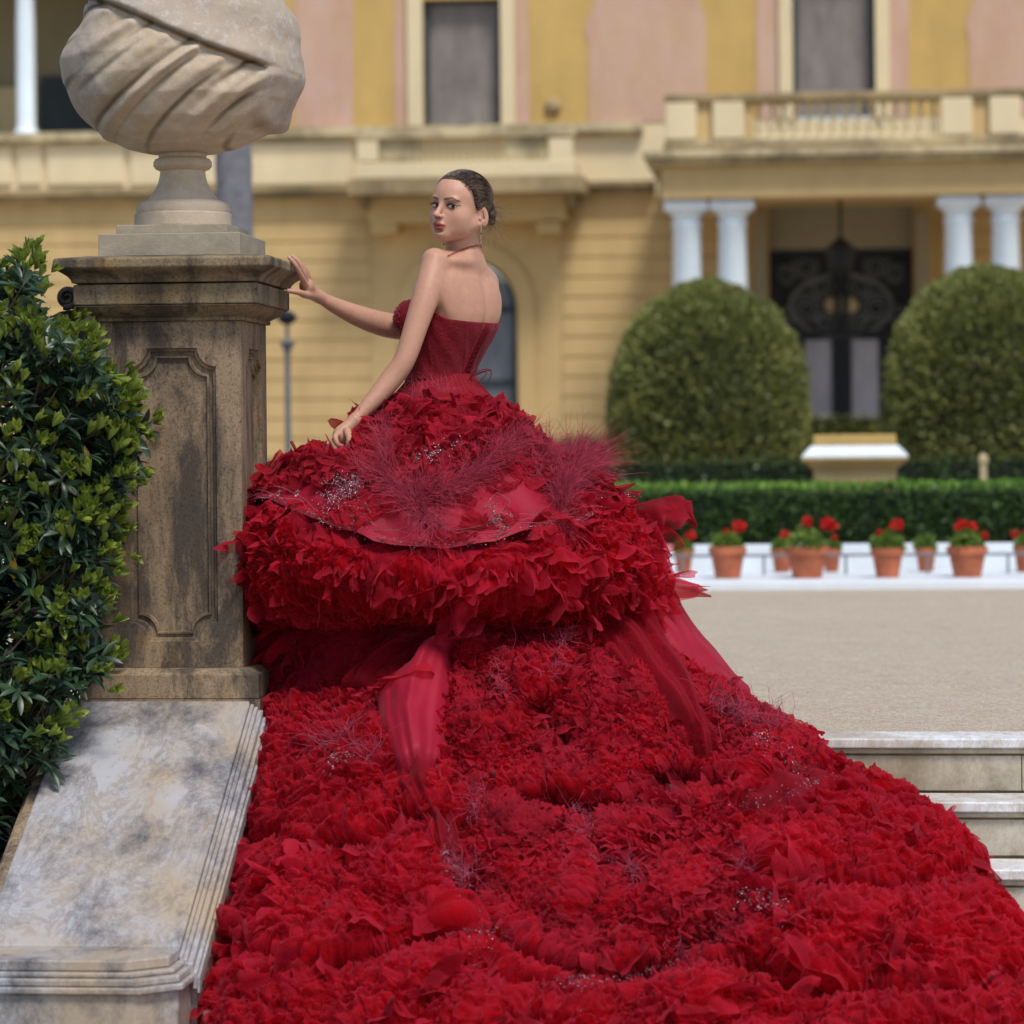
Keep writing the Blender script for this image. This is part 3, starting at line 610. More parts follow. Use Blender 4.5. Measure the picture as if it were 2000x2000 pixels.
# portico
D = 4.0
Px = lambda px: B.x(px, -D)
pz_ = lambda py, px=1640: B.z(py, -D, px)
xL, xR = Px(1297), Px(2420)
m = MB(); m.box(xL, xR, -D, -D + 0.5, pz_(382), pz_(318)); m.box(xL, xL + 0.5, -D + .5, 0.0, pz_(382), pz_(318)); m.box(xL, xR, -D + .5, 0, pz_(350), pz_(318)); po = m.build('portico', M['ochre'], pa)
m = MB(); m.box(Px(1262), xR, -D - 0.22, 0, pz_(306), pz_(292)); m.box(Px(1275), xR, -D - 0.13, 0, pz_(317.5), pz_(306.3)); m.build('portico_cornice', M['cream_dirty'], po, bevel=0.015)
m = MB(); m.box(Px(1300), xR, -D, -0.0, pz_(291.7), pz_(278)); m.build('blocking_course', M['stone_band'], po)
m = MB(); m.box(Px(1303), xR, -D, -D + .32, pz_(194), pz_(178)); m.box(Px(1303), Px(1303) + .3, -D + .33, -.02, pz_(194), pz_(178)); m.build('portico_rail', M['stone_band'], po, bevel=0.015)
m = MB(); m.box(Px(1303), xR, -D + .02, -D + .3, pz_(277.7), pz_(268)); m.build('rail_base', M['cream_dirty'], po)
for a, b_ in ((1305, 1366), (1397, 1459), (1843, 1905), (1938, 2000)):
    m = MB(); m.box(Px(a), Px(b_), -D + .0, -D + .28, pz_(267.7), pz_(194.3)); m.build('rail_panel', M['cream'], po, bevel=0.02)
for a, b_ in ((1367, 1396), (1460, 1476), (1905, 1937)):
    m = MB(); m.box(Px(a), Px(b_), -D + .07, -D + .25, pz_(267.7), pz_(194.3)); m.build('rail_recess', M['ochre'], po)
balusters(Px(1477), Px(1842), 15, D - .16, pz_(267.7), pz_(194.3), po, 'cream')
for cpx, cw in ((1343, 31), (1433, 31), (1878, 30), (1971, 30), (2440, 30)):
    cx = Px(cpx); k_ = (40 - D) / FPX; r = cw * k_; zt_ = pz_(384, cpx) if cpx < 2100 else pz_(384, 1971); zt_ = pz_(382) - 0.001
    m = MB(); h = zt_ - gz; q = [(r * 1.25, gz), (r * 1.25, gz + .12), (r * 1.12, gz + .16), (r * 1.10, gz + h * .3), (r, gz + h * .5)]
    zz1 = pz_(436); q += [(r * .86, zz1), (r * .95, zz1 + .02), (r * .95, zz1 + .05), (r * .84, zz1 + .06), (r * .84, pz_(418)), (r * 1.0, pz_(412)), (r * 1.25, pz_(404))]
    m.lathe(cx, -D + .3, q, 32); col_ = m.build('column', M['white_column'], po, smooth=40)
    m = MB(); a = r * 1.38; m.box(cx - a, cx + a, -D + .3 - a, -D + .3 + a, pz_(403.7), pz_(387)); m.box(cx - a * .93, cx + a * .93, -D + .3 - a * .93, -D + .3 + a * .93, pz_(386.8), zt_); m.build('abacus', M['white_paint'], col_, bevel=0.01)
# inner pilasters, door
for a, b_ in ((1478, 1500), (1792, 1815)):
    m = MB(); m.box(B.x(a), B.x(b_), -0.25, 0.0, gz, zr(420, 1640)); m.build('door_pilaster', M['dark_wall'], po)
dz1 = zr(487, 1640)
dr = MB(); dr.box(dx0, dx1, 0.30, 0.34, gz, dz1); door = dr.build('entrance_door', M['iron'], pa)
dk = (40.2) / FPX
for s in (-1, 1):
    xc0 = (dx0 + dx1) / 2; wd_ = (dx1 - dx0) / 2
    m = MB(); x0_, x1_ = xc0 + s * 0.12, xc0 + s * (0.36 * wd_ * 1.1 + .1); m.box(x0_, x1_, 0.26, 0.29, gz + .3, zr(662, 1640)); m.build('door_curtain', M['curtain'], door)
    m = MB(); m.box(xc0 + s * .01, xc0 + s * .09, 0.18, 0.25, gz, dz1); m.box(xc0 + s * (wd_ - .1), xc0 + s * wd_, 0.18, 0.25, gz, dz1); m.box(xc0 + s * .1, xc0 + s * (wd_ - .11), .18, .25, dz1 - .1, dz1); m.box(xc0 + s * .1, xc0 + s * (wd_ - .11), .18, .25, zr(655, 1640), zr(645, 1640)); m.build('door_leaf_frame', M['iron'], door)
    m = MB()                                               # wrought scrollwork
    for (cx, cy, r, turns) in ((1.1 * s * .5, 520, 0.17, 2.2), (s * .85, 535, 0.14, 2), (s * .3, 560, 0.16, 2), (s * .55, 600, 0.2, 2.4), (s * .85, 615, 0.12, 2), (s * .25, 630, .13, 2)):
        zc_ = zr(cy, 1640); P_ = []
        for i in range(36):
            a = i / 35 * turns * 2 * math.pi; rr_ = r * (1 - 0.75 * i / 35); P_.append((xc0 + cx * wd_ * .9 + rr_ * math.cos(a) * s, 0.27, zc_ + rr_ * math.sin(a)))
        m.tube(P_, 0.016, 5)
    m.build('door_scrollwork', M['iron_grey'], door)
zc_ = zr(595, 1645); m = MB(); m.tube([( (dx0 + dx1) / 2 + .62 * math.cos(a), 0.24, zc_ + .38 * math.sin(a)) for a in np.linspace(0, 6.283, 33)], 0.03, 6); m.build('door_medallion', M['iron_grey'], door, smooth=True)
m = MB(); m.ball(((dx0 + dx1) / 2, 0.22, zc_), (0.22, .03, .12)); m.build('door_crest', M['cream_dirty'], door, smooth=True)
ln = MB(); lz = pz_(382); lpx = B.x(1645, -2); ln.tube([(lpx, -2, pz_(350) - .001), (lpx, -2, lz - 0.35)], 0.02, 6); ln.lathe(lpx, -2, [(0.05, lz - .75), (.14, lz - .7), (.17, lz - .45), (.03, lz - .33)], 12)
ln_o = ln.build('hanging_lantern', M['iron'], None); ln_o.location = tuple(B.O); ln_o.rotation_euler = (0, 0, B.rz); tag(ln_o, 'small dark lantern hanging from the portico ceiling in front of the door', 'lantern')
# ------------------------------------------------------------------ leaf helpers
def leaf_cloud(P, N, size, rng, aspect=0.5, jitter=0.8, fold=0.25):
    """one bent leaf (2 quads) at each point; N = outward direction"""
    n = len(P); d = N + rng.normal(size=(n, 3)) * jitter; d /= np.linalg.norm(d, axis=1, keepdims=True)
    t = np.cross(d, rng.normal(size=(n, 3))); t /= np.linalg.norm(t, axis=1, keepdims=True); u = np.cross(d, t)
    s = (size * rng.uniform(0.6, 1.3, n))[:, None]; w_ = s * aspect
    a = P; b = P + d * s; c1 = P + d * s * .5 + t * w_ * .5 + u * w_ * fold; c2 = P + d * s * .5 - t * w_ * .5 + u * w_ * fold
    V = np.stack([a, c1, b, c2], 1).reshape(-1, 3); F_ = np.arange(4 * n).reshape(-1, 4); return V, F_
# ------------------------------------------------------------------ topiaries
def topiary(px, pw, ptop, Y, label, seed):
    rng = np.random.default_rng(seed); c = at(px, 880, Y); R = pw / 2 * Y / FPX; H = float(at(px, ptop, Y)[2])
    e = empty('topiary_tree', (c[0], c[1], 0), 0, label, 'topiary', 'clipped dome trees before the portico')
    m = MB(); m.tube([(0, 0, 0), (0.03, 0, 0.35), (0.0, 0.02, 0.8)], [0.16, 0.12, 0.1], 10); m.build('trunk', M['bark'], e, smooth=True)
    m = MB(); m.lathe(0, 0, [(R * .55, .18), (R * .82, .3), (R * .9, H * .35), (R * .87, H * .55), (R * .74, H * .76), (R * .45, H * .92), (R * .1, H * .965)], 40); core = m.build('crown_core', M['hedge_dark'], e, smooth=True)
    n = 42000; u = rng.uniform(0, 2 * np.pi, n); v = rng.uniform(0.0, 1, n) ** 0.9
    zp = np.array([.10, .22, .35, .5, .64, .78, .9, .97, 1.0]); rp = np.array([.88, .97, 1.0, 1.0, .975, .865, .60, .30, 0.0])
    tt_ = np.concatenate([[0], np.cumsum(np.hypot(np.diff(zp * H), np.diff(rp * R)))]); tt_ /= tt_[-1]
    z = np.interp(v, tt_, zp) * H; r = np.interp(v, tt_, rp) * R
    P = np.stack([r * np.cos(u), r * np.sin(u), z], 1); l = fbm(P, 3.2, 3); l2 = fbm(P + 9, 9, 2)
    N = P - np.array([0, 0, H * .45]); N[:, 2] *= (R / H * 1.6); N /= np.linalg.norm(N, axis=1, keepdims=True)
    P = P + N * (l * 0.016 + l2 * 0.018 - rng.uniform(0, .09, n))[:, None]
    V, F_ = leaf_cloud(P, N + [0, 0, .3], 0.055, rng, 0.45, 0.6); npmesh('crown', V, F_, M['topiary'], e, False, kind='stuff')
topiary(1385, 392, 547, 30.0, 'left dome-shaped clipped topiary, fully in view before the two left columns', 1)
topiary(1932, 410, 519, 29.5, 'right dome-shaped clipped topiary, cut off by the photo edge before the right columns', 2)
def hedge(name, frame_, x0, x1, y0, y1, h, n, label, matk='hedge', top=True, seed=3, z0=0.0):
    rng = np.random.default_rng(seed); e = empty(name, frame_.w((x0 + x1) / 2, (y0 + y1) / 2, z0), frame_.rz, label, 'hedge')
    hx_, hy_ = (x1 - x0) / 2, (y1 - y0) / 2
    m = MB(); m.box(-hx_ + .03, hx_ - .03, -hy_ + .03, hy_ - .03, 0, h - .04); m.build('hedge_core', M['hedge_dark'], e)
    P = np.stack([rng.uniform(-hx_, hx_, n), np.full(n, -hy_) + rng.uniform(0, .05, n), rng.uniform(0, h, n)], 1); P[:, 1] += 0.02 * fbm(P, 5, 3)
    V, F_ = leaf_cloud(P, np.tile([0, -1, .4], (n, 1)), 0.045, rng, .55, .7); npmesh('hedge_foliage', V, F_, M[matk], e, False, kind='stuff')
    if top:
        n2 = n // 2; P = np.stack([rng.uniform(-hx_, hx_, n2), rng.uniform(-hy_, hy_, n2), np.full(n2, h) - rng.uniform(0, .03, n2)], 1); P[:, 2] += 0.012 * fbm(P, 5, 3)
        V, F_ = leaf_cloud(P, np.tile([0, -.2, 1.0], (n2, 1)), 0.05, rng, .5, .5); npmesh('young_shoots', V, F_, M['hedge_top' if matk == 'hedge' else matk], e, False, kind='stuff')
hedge('box_hedge', G, -5.2, 3.4, 2.2, 3.5, 0.60, 26000, 'long low box hedge with bright green top behind the flower pots')
hedge('box_hedge', G, -6.5, 6, 6.0, 6.6, 0.80, 16000, 'dark rear hedge under the clipped domes', 'hedge', False, 4)
hedge('box_hedge', B, B.x(1570, -6.6), B.x(1745, -6.6), -7.4, -6.6, B.z(812, -7, 1650), 5000, 'small dark hedge between the two domes below the door curtains', 'topiary', False, 6)
hedge('box_hedge', B, B.x(1030, -9), B.x(1215, -9), -9.6, -9.0, B.z(858, -9, 1100), 5000, 'dark hedge left of the clipped domes, behind the feathers', 'hedge', False, 8)
# ------------------------------------------------------------------ kerb with pots
kb = MB(); kb.box(-9, 6, 0, 1.75, -0.1, 0.05); k_o = kb.build('white_kerb', M['white_paint'], None, bevel=0.01); k_o.location = tuple(G.O); k_o.rotation_euler = (0, 0, G.rz); tag(k_o, 'broad white stone kerb carrying the terracotta flower pots', 'kerb')
kb = MB(); kb.box(-9, 6, 1.76, 2.0, -0.1, G.z(1063, 1.8, 1700)); k_o = kb.build('low_white_wall', M['white_paint'], None, bevel=0.01); k_o.location = tuple(G.O); k_o.rotation_euler = (0, 0, G.rz); tag(k_o, 'low white wall behind the flower pots, in front of the hedge', 'wall')
def pot(px, pw, ptop, ly, flowers, leafw, leaftop, label, seed):
    rng = np.random.default_rng(seed); x, zt_ = G.p(px, ptop, ly); k_ = (20.45 + ly) / FPX; r = pw / 2 * k_; h = zt_ - 0.0505; O = G.w(x, ly, 0.0505)
    e = empty('flower_pot', O, rng.uniform(0, 3), label, 'flower pot', 'terracotta geranium pots on the white kerb')
    m = MB(); m.lathe(0, 0, [(r * .62, 0), (r * .66, .004), (r * .88, h * .74), (r * .90, h * .75), (r, h * .765), (r * 1.0, h * .99), (r * .93, h), (r * .88, h * .93), (r * .5, h * .9)], 32); m.build('pot', M['terracotta'], e, smooth=35)
    lw = leafw / 2 * k_; lh = (ptop - leaftop) * k_; n = 420
    u = rng.uniform(0, 6.283, n); v = np.arccos(rng.uniform(0, 1, n)); rr_ = rng.uniform(.4, 1, n) ** .5
    P = np.stack([lw * rr_ * np.sin(v) * np.cos(u), lw * .8 * rr_ * np.sin(v) * np.sin(u), h * .9 + lh * rr_ * np.cos(v)], 1); N = P - [0, 0, h * .7]; N /= np.linalg.norm(N, axis=1, keepdims=True)
    V, F_ = leaf_cloud(P, N, 0.035, rng, .95, .8); npmesh('geranium_leaves', V, F_, M['geranium'], e, False, kind='stuff')
    ca, sa = math.cos(-e.rotation_euler[2] + G.rz), math.sin(-e.rotation_euler[2] + G.rz)
    for fx, fy, fr in flowers:
        xx, zf = G.p(fx, fy, ly); dx = xx - x; zf -= 0.0505; fr_ = fr * k_; c = np.array([dx * ca, dx * sa, zf])
        m = MB(); m.tube([(0, 0, h * .9), tuple(c * [.6, .6, .8]), tuple(c)], 0.003, 5); stem = m.build('flower_stem', M['geranium'], e)
        d = rng.normal(size=(70, 3)); d /= np.linalg.norm(d, axis=1, keepdims=True); V, F_ = leaf_cloud(c + d * fr_ * .55 * [1, 1, .8], d, fr_ * .7, rng, 1.0, .5); npmesh('flower_head', V, F_, M['petal'], stem, False, kind='stuff')
pots = [(1335, 40, 1072, 1.5, [(1348, 1046, 9)], 36, 1052, 'small rear geranium pot just right of the gown edge'),
 (1421, 74, 1067, .5, [(1443, 1029, 12), (1418, 1040, 8)], 64, 1036, 'geranium pot with one high red bloom, first whole pot right of the gown'),
 (1527, 44, 1071, 1.5, [(1533, 1045, 9)], 40, 1050, 'small rear pot half hidden left of the widest geranium pot'),
 (1576, 86, 1067, .5, [(1577, 1019, 10), (1614, 1024, 13), (1626, 1028, 10)], 98, 1028, 'widest terracotta pot with a bushy geranium and three red blooms'),
 (1624, 38, 1071, 1.5, [(1630, 1052, 6)], 30, 1055, 'small rear pot half hidden right of the widest geranium pot'),
 (1733, 66, 1070, .5, [(1750, 1025, 12), (1722, 1043, 9)], 62, 1034, 'geranium pot straight below the ochre and white pedestal, bloom held high'),
 (1808, 42, 1070, 1.5, [], 34, 1044, 'small rear pot with leaves only and no bloom'),
 (1889, 80, 1067, .5, [(1880, 1028, 13), (1897, 1030, 10), (1922, 1047, 8)], 72, 1028, 'geranium pot with a broad double red bloom, last whole pot towards the right edge'),
 (2001, 44, 1064, 1.3, [(1983, 1043, 8), (2006, 1040, 8)], 40, 1042, 'geranium pot cut by the right photo edge')]
for i, p_ in enumerate(pots): pot(*p_, 60 + i)
rl = empty('low_iron_rail', G.w(0, 1.05, 0.051), G.rz, 'thin dark rail on short posts running between the flower pots', 'rail')
xa, za_ = G.p(1290, 1086, 1.05); xb, zb_ = G.p(2080, 1084, 1.05); m = MB(); m.tube([(xa, 0, za_ - .051), (xb, 0, za_ - .051)], 0.010, 8); m.build('rail_bar', M['iron_grey'], rl)
for px in (1333, 1492, 1652, 1812, 1969): xx = G.x(px, 1.05, 1110); m = MB(); m.tube([(xx, 0, 0), (xx, 0, za_ - .06)], 0.009, 8); m.build('rail_post', M['iron_grey'], rl)
# ------------------------------------------------------------------ ochre and white pedestal behind the hedge
Yp = 24.8; c = at(1669, 940, Yp); kk = Yp / FPX; pe = empty('garden_pedestal', (c[0], c[1], 0), G.rz, 'ochre pedestal with flaring white top slab behind the box hedge', 'pedestal')
zp_ = lambda py: float(at(1669, py, Yp)[2])
m = MB(); m.rects(0, 0, 80 * kk, 80 * kk, [(0, 0), (0, zp_(918))]); m.build('pedestal_shaft', M['ochre'], pe, bevel=.01)
m = MB(); m.rects(0, 0, 80 * kk, 80 * kk, [(0.0, zp_(917.5)), (22 * kk, zp_(897)), (22 * kk, zp_(893))]); m.build('pedestal_flare', M['ochre'], pe)
m = MB(); m.rects(0, 0, 80 * kk, 80 * kk, [(22 * kk, zp_(892.5)), (21 * kk, zp_(889)), (3 * kk, zp_(870))]); m.build('pedestal_top', M['white_paint'], pe)
m = MB(); m.rects(0, 0, 80 * kk, 80 * kk, [(0, zp_(869.5)), (-1 * kk, zp_(849))]); m.build('pedestal_cap', M['ochre_bright'], pe, bevel=.01)
m = MB(); mY = 26; cc = at(1920, 890, mY); m.rects(0, 0, .025, .025, [(0, 0), (0, float(cc[2]) - .06), (.012, float(cc[2]) - .05), (.006, float(cc[2])), (-.02, float(cc[2]) + .02)]); o = m.build('pale_stand_in_post', M['cream_dirty'], None); o.location = (cc[0], cc[1], 0); tag(o, 'little pale post standing in for an unidentified pale shape under the right clipped dome', 'post')  # stands in for a small pale shape of unknown kind
# ------------------------------------------------------------------ palm and street lamp
Yt = 25; c0_ = at(457, 440, Yt); kk = Yt / FPX
pt = empty('palm_tree', (c0_[0], c0_[1], 0), 0, 'tall grey palm trunk rising straight behind the stone urn', 'palm')
m = MB(); z_ = np.linspace(0, 7.5, 60); m.tube([(0.012 * math.sin(q), 0, q) for q in z_], [(36 + 1.1 * math.sin(q * 21)) * kk for q in z_], 20); m.build('trunk', M['bark'], pt, smooth=True)
for i in range(18):
    a = i * 2.4; m = MB(); L_ = 1.9; pts_ = [(L_ * t_ * math.cos(a), L_ * t_ * math.sin(a), 7.5 + 1.0 * t_ * (0.4 + (i % 3) * .5) - 1.7 * t_ * t_) for t_ in np.linspace(0, 1, 9)]
    m.tube(pts_, [.03 * (1 - .8 * t_) for t_ in np.linspace(0, 1, 9)], 5)
    for j in range(1, 9):
        p_ = np.array(pts_[j]); t_ = np.array(pts_[j]) - np.array(pts_[j - 1]); t_ /= np.linalg.norm(t_); sd = np.cross(t_, [0, 0, 1]); 
        for s in (-1, 1):
            for q in range(2):
                b0 = p_ - t_ * .1 * q; tip = b0 + s * sd * .45 + t_ * .25 - np.array([0, 0, .22]); m.add([b0, b0 + t_ * .05, tip], [(0, 1, 2)])
    m.build('palm_frond', M['hedge'], pt)
Yl = 28; cl = at(563, 880, Yl); kk = Yl / FPX; lz_ = lambda py: float(at(563, py, Yl)[2])
lp = empty('lamp_post', (cl[0], cl[1], 0), 0, 'slender grey lamp post between the pillar and the woman, in front of the ochre wall', 'lamp')
m = MB(); m.lathe(0, 0, [(.09, 0), (.09, .3), (.05, .4), (6 * kk, .9), (5.5 * kk, lz_(720)), (6 * kk, lz_(690)), (11 * kk, lz_(676)), (16 * kk, lz_(670)), (14 * kk, lz_(667)), (4 * kk, lz_(664)), (3.5 * kk, lz_(632))], 16); m.build('pole', M['iron_grey'], lp, smooth=40)
m = MB(); m.lathe(0, 0, [(8 * kk, lz_(634)), (17 * kk, lz_(628)), (20 * kk, lz_(618)), (13 * kk, lz_(611)), (4 * kk, lz_(606))], 16); m.build('lamp_head', M['iron'], lp, smooth=40)
# ------------------------------------------------------------------ woman: one continuous skin grown from a distance field
class Grid:
    def __init__(s, lo, hi, h):
        s.lo = np.array(lo, float); s.h = h; s.n = np.ceil((np.array(hi) - s.lo) / h).astype(int) + 1
        s.d = np.full(s.n, 0.08, np.float32)
    def sub(s, lo, hi):
        a = np.maximum(((np.array(lo) - s.lo) / s.h).astype(int), 0); b = np.minimum(((np.array(hi) - s.lo) / s.h).astype(int) + 2, s.n)
        if np.any(b <= a): return None, None
        sl = tuple(slice(i, j) for i, j in zip(a, b))
        ax = [(s.lo[k] + np.arange(a[k], b[k]) * s.h).astype(np.float32) for k in range(3)]
        return sl, np.stack(np.meshgrid(*ax, indexing='ij'), -1)
    def op(s, lo, hi, fn, k=0.01, mode='add'):
        m = k + 0.012; sl, P = s.sub(np.array(lo) - m, np.array(hi) + m)
        if sl is None: return
        e = fn(P).astype(np.float32); d = s.d[sl]
        if mode == 'add': h = np.clip(0.5 + 0.5 * (d - e) / k, 0, 1); s.d[sl] = d * (1 - h) + e * h - k * h * (1 - h)
        elif mode == 'cut': h = np.clip(0.5 - 0.5 * (d + e) / k, 0, 1); s.d[sl] = d * (1 - h) - e * h + k * h * (1 - h)
    def cone(s, a, b, ra, rb, k=0.01, mode='add'):
        a = np.array(a, float); b = np.array(b, float); r = max(ra, rb)
        def fn(P):
            ab = b - a; t = np.clip(((P - a) @ ab) / (ab @ ab), 0, 1); return np.linalg.norm(P - a - t[..., None] * ab, axis=-1) - (ra + (rb - ra) * t)
        s.op(np.minimum(a, b) - r, np.maximum(a, b) + r, fn, k, mode)
    def ell(s, c, r, ax=None, k=0.01, mode='add'):
        c = np.array(c, float); r = np.array(r, float); A = np.eye(3) if ax is None else np.array(ax)
        def fn(P):
            q = ((P - c) @ A.T); k0 = np.linalg.norm(q / r, axis=-1); k1 = np.linalg.norm(q / r ** 2, axis=-1); return k0 * (k0 - 1) / np.maximum(k1, 1e-6)
        s.op(c - r.max(), c + r.max(), fn, k, mode)
    def chain(s, pts, rad, k=0.008, n=5):
        """one smooth tapering limb through the joints (Catmull-Rom), joined to the rest as a whole"""
        p = np.array(pts, float); r = np.array(rad, float); p = np.vstack([2 * p[0] - p[1], p, 2 * p[-1] - p[-2]]); r = np.concatenate([[r[0]], r, [r[-1]]]); Q = []; Rr = []
        for i in range(1, len(p) - 2):
            for t in np.arange(n) / n:
                w_ = np.array([-.5 * t ** 3 + t * t - .5 * t, 1.5 * t ** 3 - 2.5 * t * t + 1, -1.5 * t ** 3 + 2 * t * t + .5 * t, .5 * t ** 3 - .5 * t * t]); Q.append(w_ @ p[i - 1:i + 3]); Rr.append(w_ @ r[i - 1:i + 3])
        Q.append(p[-2]); Rr.append(r[-2]); Q = np.array(Q); Rr = np.array(Rr); mx = Rr.max(); lo = Q.min(0) - mx; hi = Q.max(0) + mx; sl, P = s.sub(lo - .02, hi + .02); e = np.full(P.shape[:3], .08, np.float32)
        o = np.array([x.start for x in sl])
        for i in range(len(Q) - 1):
            a = np.minimum(Q[i], Q[i + 1]) - mx - .02; b = np.maximum(Q[i], Q[i + 1]) + mx + .02
            i0 = np.maximum(((a - s.lo) / s.h).astype(int) - o, 0); i1 = np.minimum(((b - s.lo) / s.h).astype(int) + 2 - o, e.shape)
            if np.any(i1 <= i0): continue
            ss = tuple(slice(x, y) for x, y in zip(i0, i1)); ab = Q[i + 1] - Q[i]; t = np.clip(((P[ss] - Q[i]) @ ab) / (ab @ ab + 1e-12), 0, 1)
            e[ss] = np.minimum(e[ss], np.linalg.norm(P[ss] - Q[i] - t[..., None] * ab, axis=-1) - (Rr[i] + (Rr[i + 1] - Rr[i]) * t))
        d = s.d[sl]; h = np.clip(0.5 + 0.5 * (d - e) / k, 0, 1); s.d[sl] = d * (1 - h) + e * h - k * h * (1 - h)
    def mesh(s):
        d = s.d; inside = d < 0; n = d.shape
        c = np.zeros(tuple(x - 1 for x in n), np.uint8)
        for i in (0, 1):
            for j in (0, 1):
                for k in (0, 1): c += inside[i:n[0] - 1 + i, j:n[1] - 1 + j, k:n[2] - 1 + k]
        act = np.argwhere((c > 0) & (c < 8)); idm = -np.ones(c.shape, np.int32); idm[tuple(act.T)] = np.arange(len(act))
        acc = np.zeros((len(act), 3)); cnt = np.zeros(len(act))
        corners = [(i, j, k) for i in (0, 1) for j in (0, 1) for k in (0, 1)]
        for a in corners:
            for ax in range(3):
                if a[ax] == 0:
                    b = list(a); b[ax] = 1
                    da = d[tuple((act + a).T)]; db = d[tuple((act + b).T)]; m = (da < 0) != (db < 0)
                    t = np.where(m, da / np.where(m, da - db, 1), 0)
                    p = act + np.array(a, float); p[:, ax] += t; acc += p * m[:, None]; cnt += m
        V = s.lo + (acc / cnt[:, None]) * s.h; F_ = []
        for ax in range(3):
            sl0 = [slice(None)] * 3; sl1 = [slice(None)] * 3; sl0[ax] = slice(0, -1); sl1[ax] = slice(1, None)
            a = inside[tuple(sl0)]; b = inside[tuple(sl1)]; o1, o2 = [(1, 2), (2, 0), (0, 1)][ax]
            for flip, mk in ((False, a & ~b), (True, ~a & b)):
                q = np.argwhere(mk); q = q[(q[:, o1] > 0) & (q[:, o2] > 0) & (q[:, o1] < n[o1] - 1) & (q[:, o2] < n[o2] - 1)]
                if not len(q): continue
                e1 = np.zeros(3, int); e1[o1] = 1; e2 = np.zeros(3, int); e2[o2] = 1
                f = np.stack([idm[tuple((q - e1 - e2).T)], idm[tuple((q - e2).T)], idm[tuple(q.T)], idm[tuple((q - e1).T)]], 1)
                F_.append(f[:, ::-1] if flip else f)
        return V, np.concatenate(F_)
unit = lambda v: np.array(v, float) / np.linalg.norm(v)
U3 = np.array([0, 0, 1.0])
AX = unit([.53, .85, 0]); FW = unit([-.85, .53, 0])          # shoulder axis (near to far) and where the chest points
BY = 10.55
tz = []; 
TT = [(505, 905, .075, .050), (520, 900, .125, .062), (545, 902, .158, .080), (580, 903, .166, .094), (615, 900, .163, .103), (645, 892, .152, .104), (680, 878, .136, .096), (710, 867, .122, .090), (735, 860, .116, .088), (770, 857, .135, .105), (820, 855, .17, .14)]
_yy = np.linspace(TT[0][0], TT[-1][0], 160); _cv = [np.interp(_yy, [t[0] for t in TT], [t[k] for t in TT]) for k in (1, 2, 3)]; _kr = np.exp(-np.linspace(-2, 2, 21) ** 2); _kr /= _kr.sum()
_cv = [np.convolve(np.pad(c, 10, mode='reflect', reflect_type='odd'), _kr, mode='valid') for c in _cv]; TT = [(y, *(c[i] for c in _cv)) for i, y in enumerate(_yy)]
TC = np.array([at(x, y, BY) for y, x, a, b in TT])[::-1]; TA = np.array([t[2] for t in TT])[::-1]; TB = np.array([t[3] for t in TT])[::-1]
def torso_sdf(P):
    z = P[..., 2]; cx = np.interp(z, TC[:, 2], TC[:, 0]); a = np.interp(z, TC[:, 2], TA); b = np.interp(z, TC[:, 2], TB)
    q = P - np.stack([cx, np.full_like(cx, BY), z], -1); u = q @ AX; v = q @ FW
    # flatter back with a groove along the spine and shoulder blades
    vb = np.minimum(v, 0); groove = 0.007 * np.exp(-(u / 0.016) ** 2) * (v < 0)
    d = ((np.abs(u / a) ** 2.3 + np.abs(v / b) ** 2.3) ** (1 / 2.3) - 1) * np.minimum(a, b) + groove
    top = z - TC[-1, 2]; return np.maximum(d, top)
HS = 1.06; HC = at(900, 404, 10.50)
HT = R_(38); hF = np.array([-math.sin(HT), -math.cos(HT), 0.0]); hL = np.array([math.cos(HT), -math.sin(HT), 0.0])
rl_ = R_(6); hL2 = unit(hL * math.cos(rl_) - U3 * math.sin(rl_)); hU2 = unit(U3 * math.cos(rl_) + hL * math.sin(rl_))
pt_ = R_(-1.5); hF3 = unit(hF * math.cos(pt_) + hU2 * math.sin(pt_)); hU3 = np.cross(hF3, hL2) * 1.0
if hU3[2] < 0: hU3 = -hU3
HA = np.stack([hF3, hL2, hU3])
def hp(f, l, u): return HC + HS * (f * hF3 + l * hL2 + u * hU3)
def hrot(yaw=0, pitch=0):            # axes for tilted ellipsoids: rotate F,U by pitch, F,L by yaw
    c, s_ = math.cos(yaw), math.sin(yaw); a = hF3 * c + hL2 * s_; b = -hF3 * s_ + hL2 * c
    c, s_ = math.cos(pitch), math.sin(pitch); return np.stack([a * c + hU3 * s_, b, -a * s_ + hU3 * c])
VOX = 0.0024
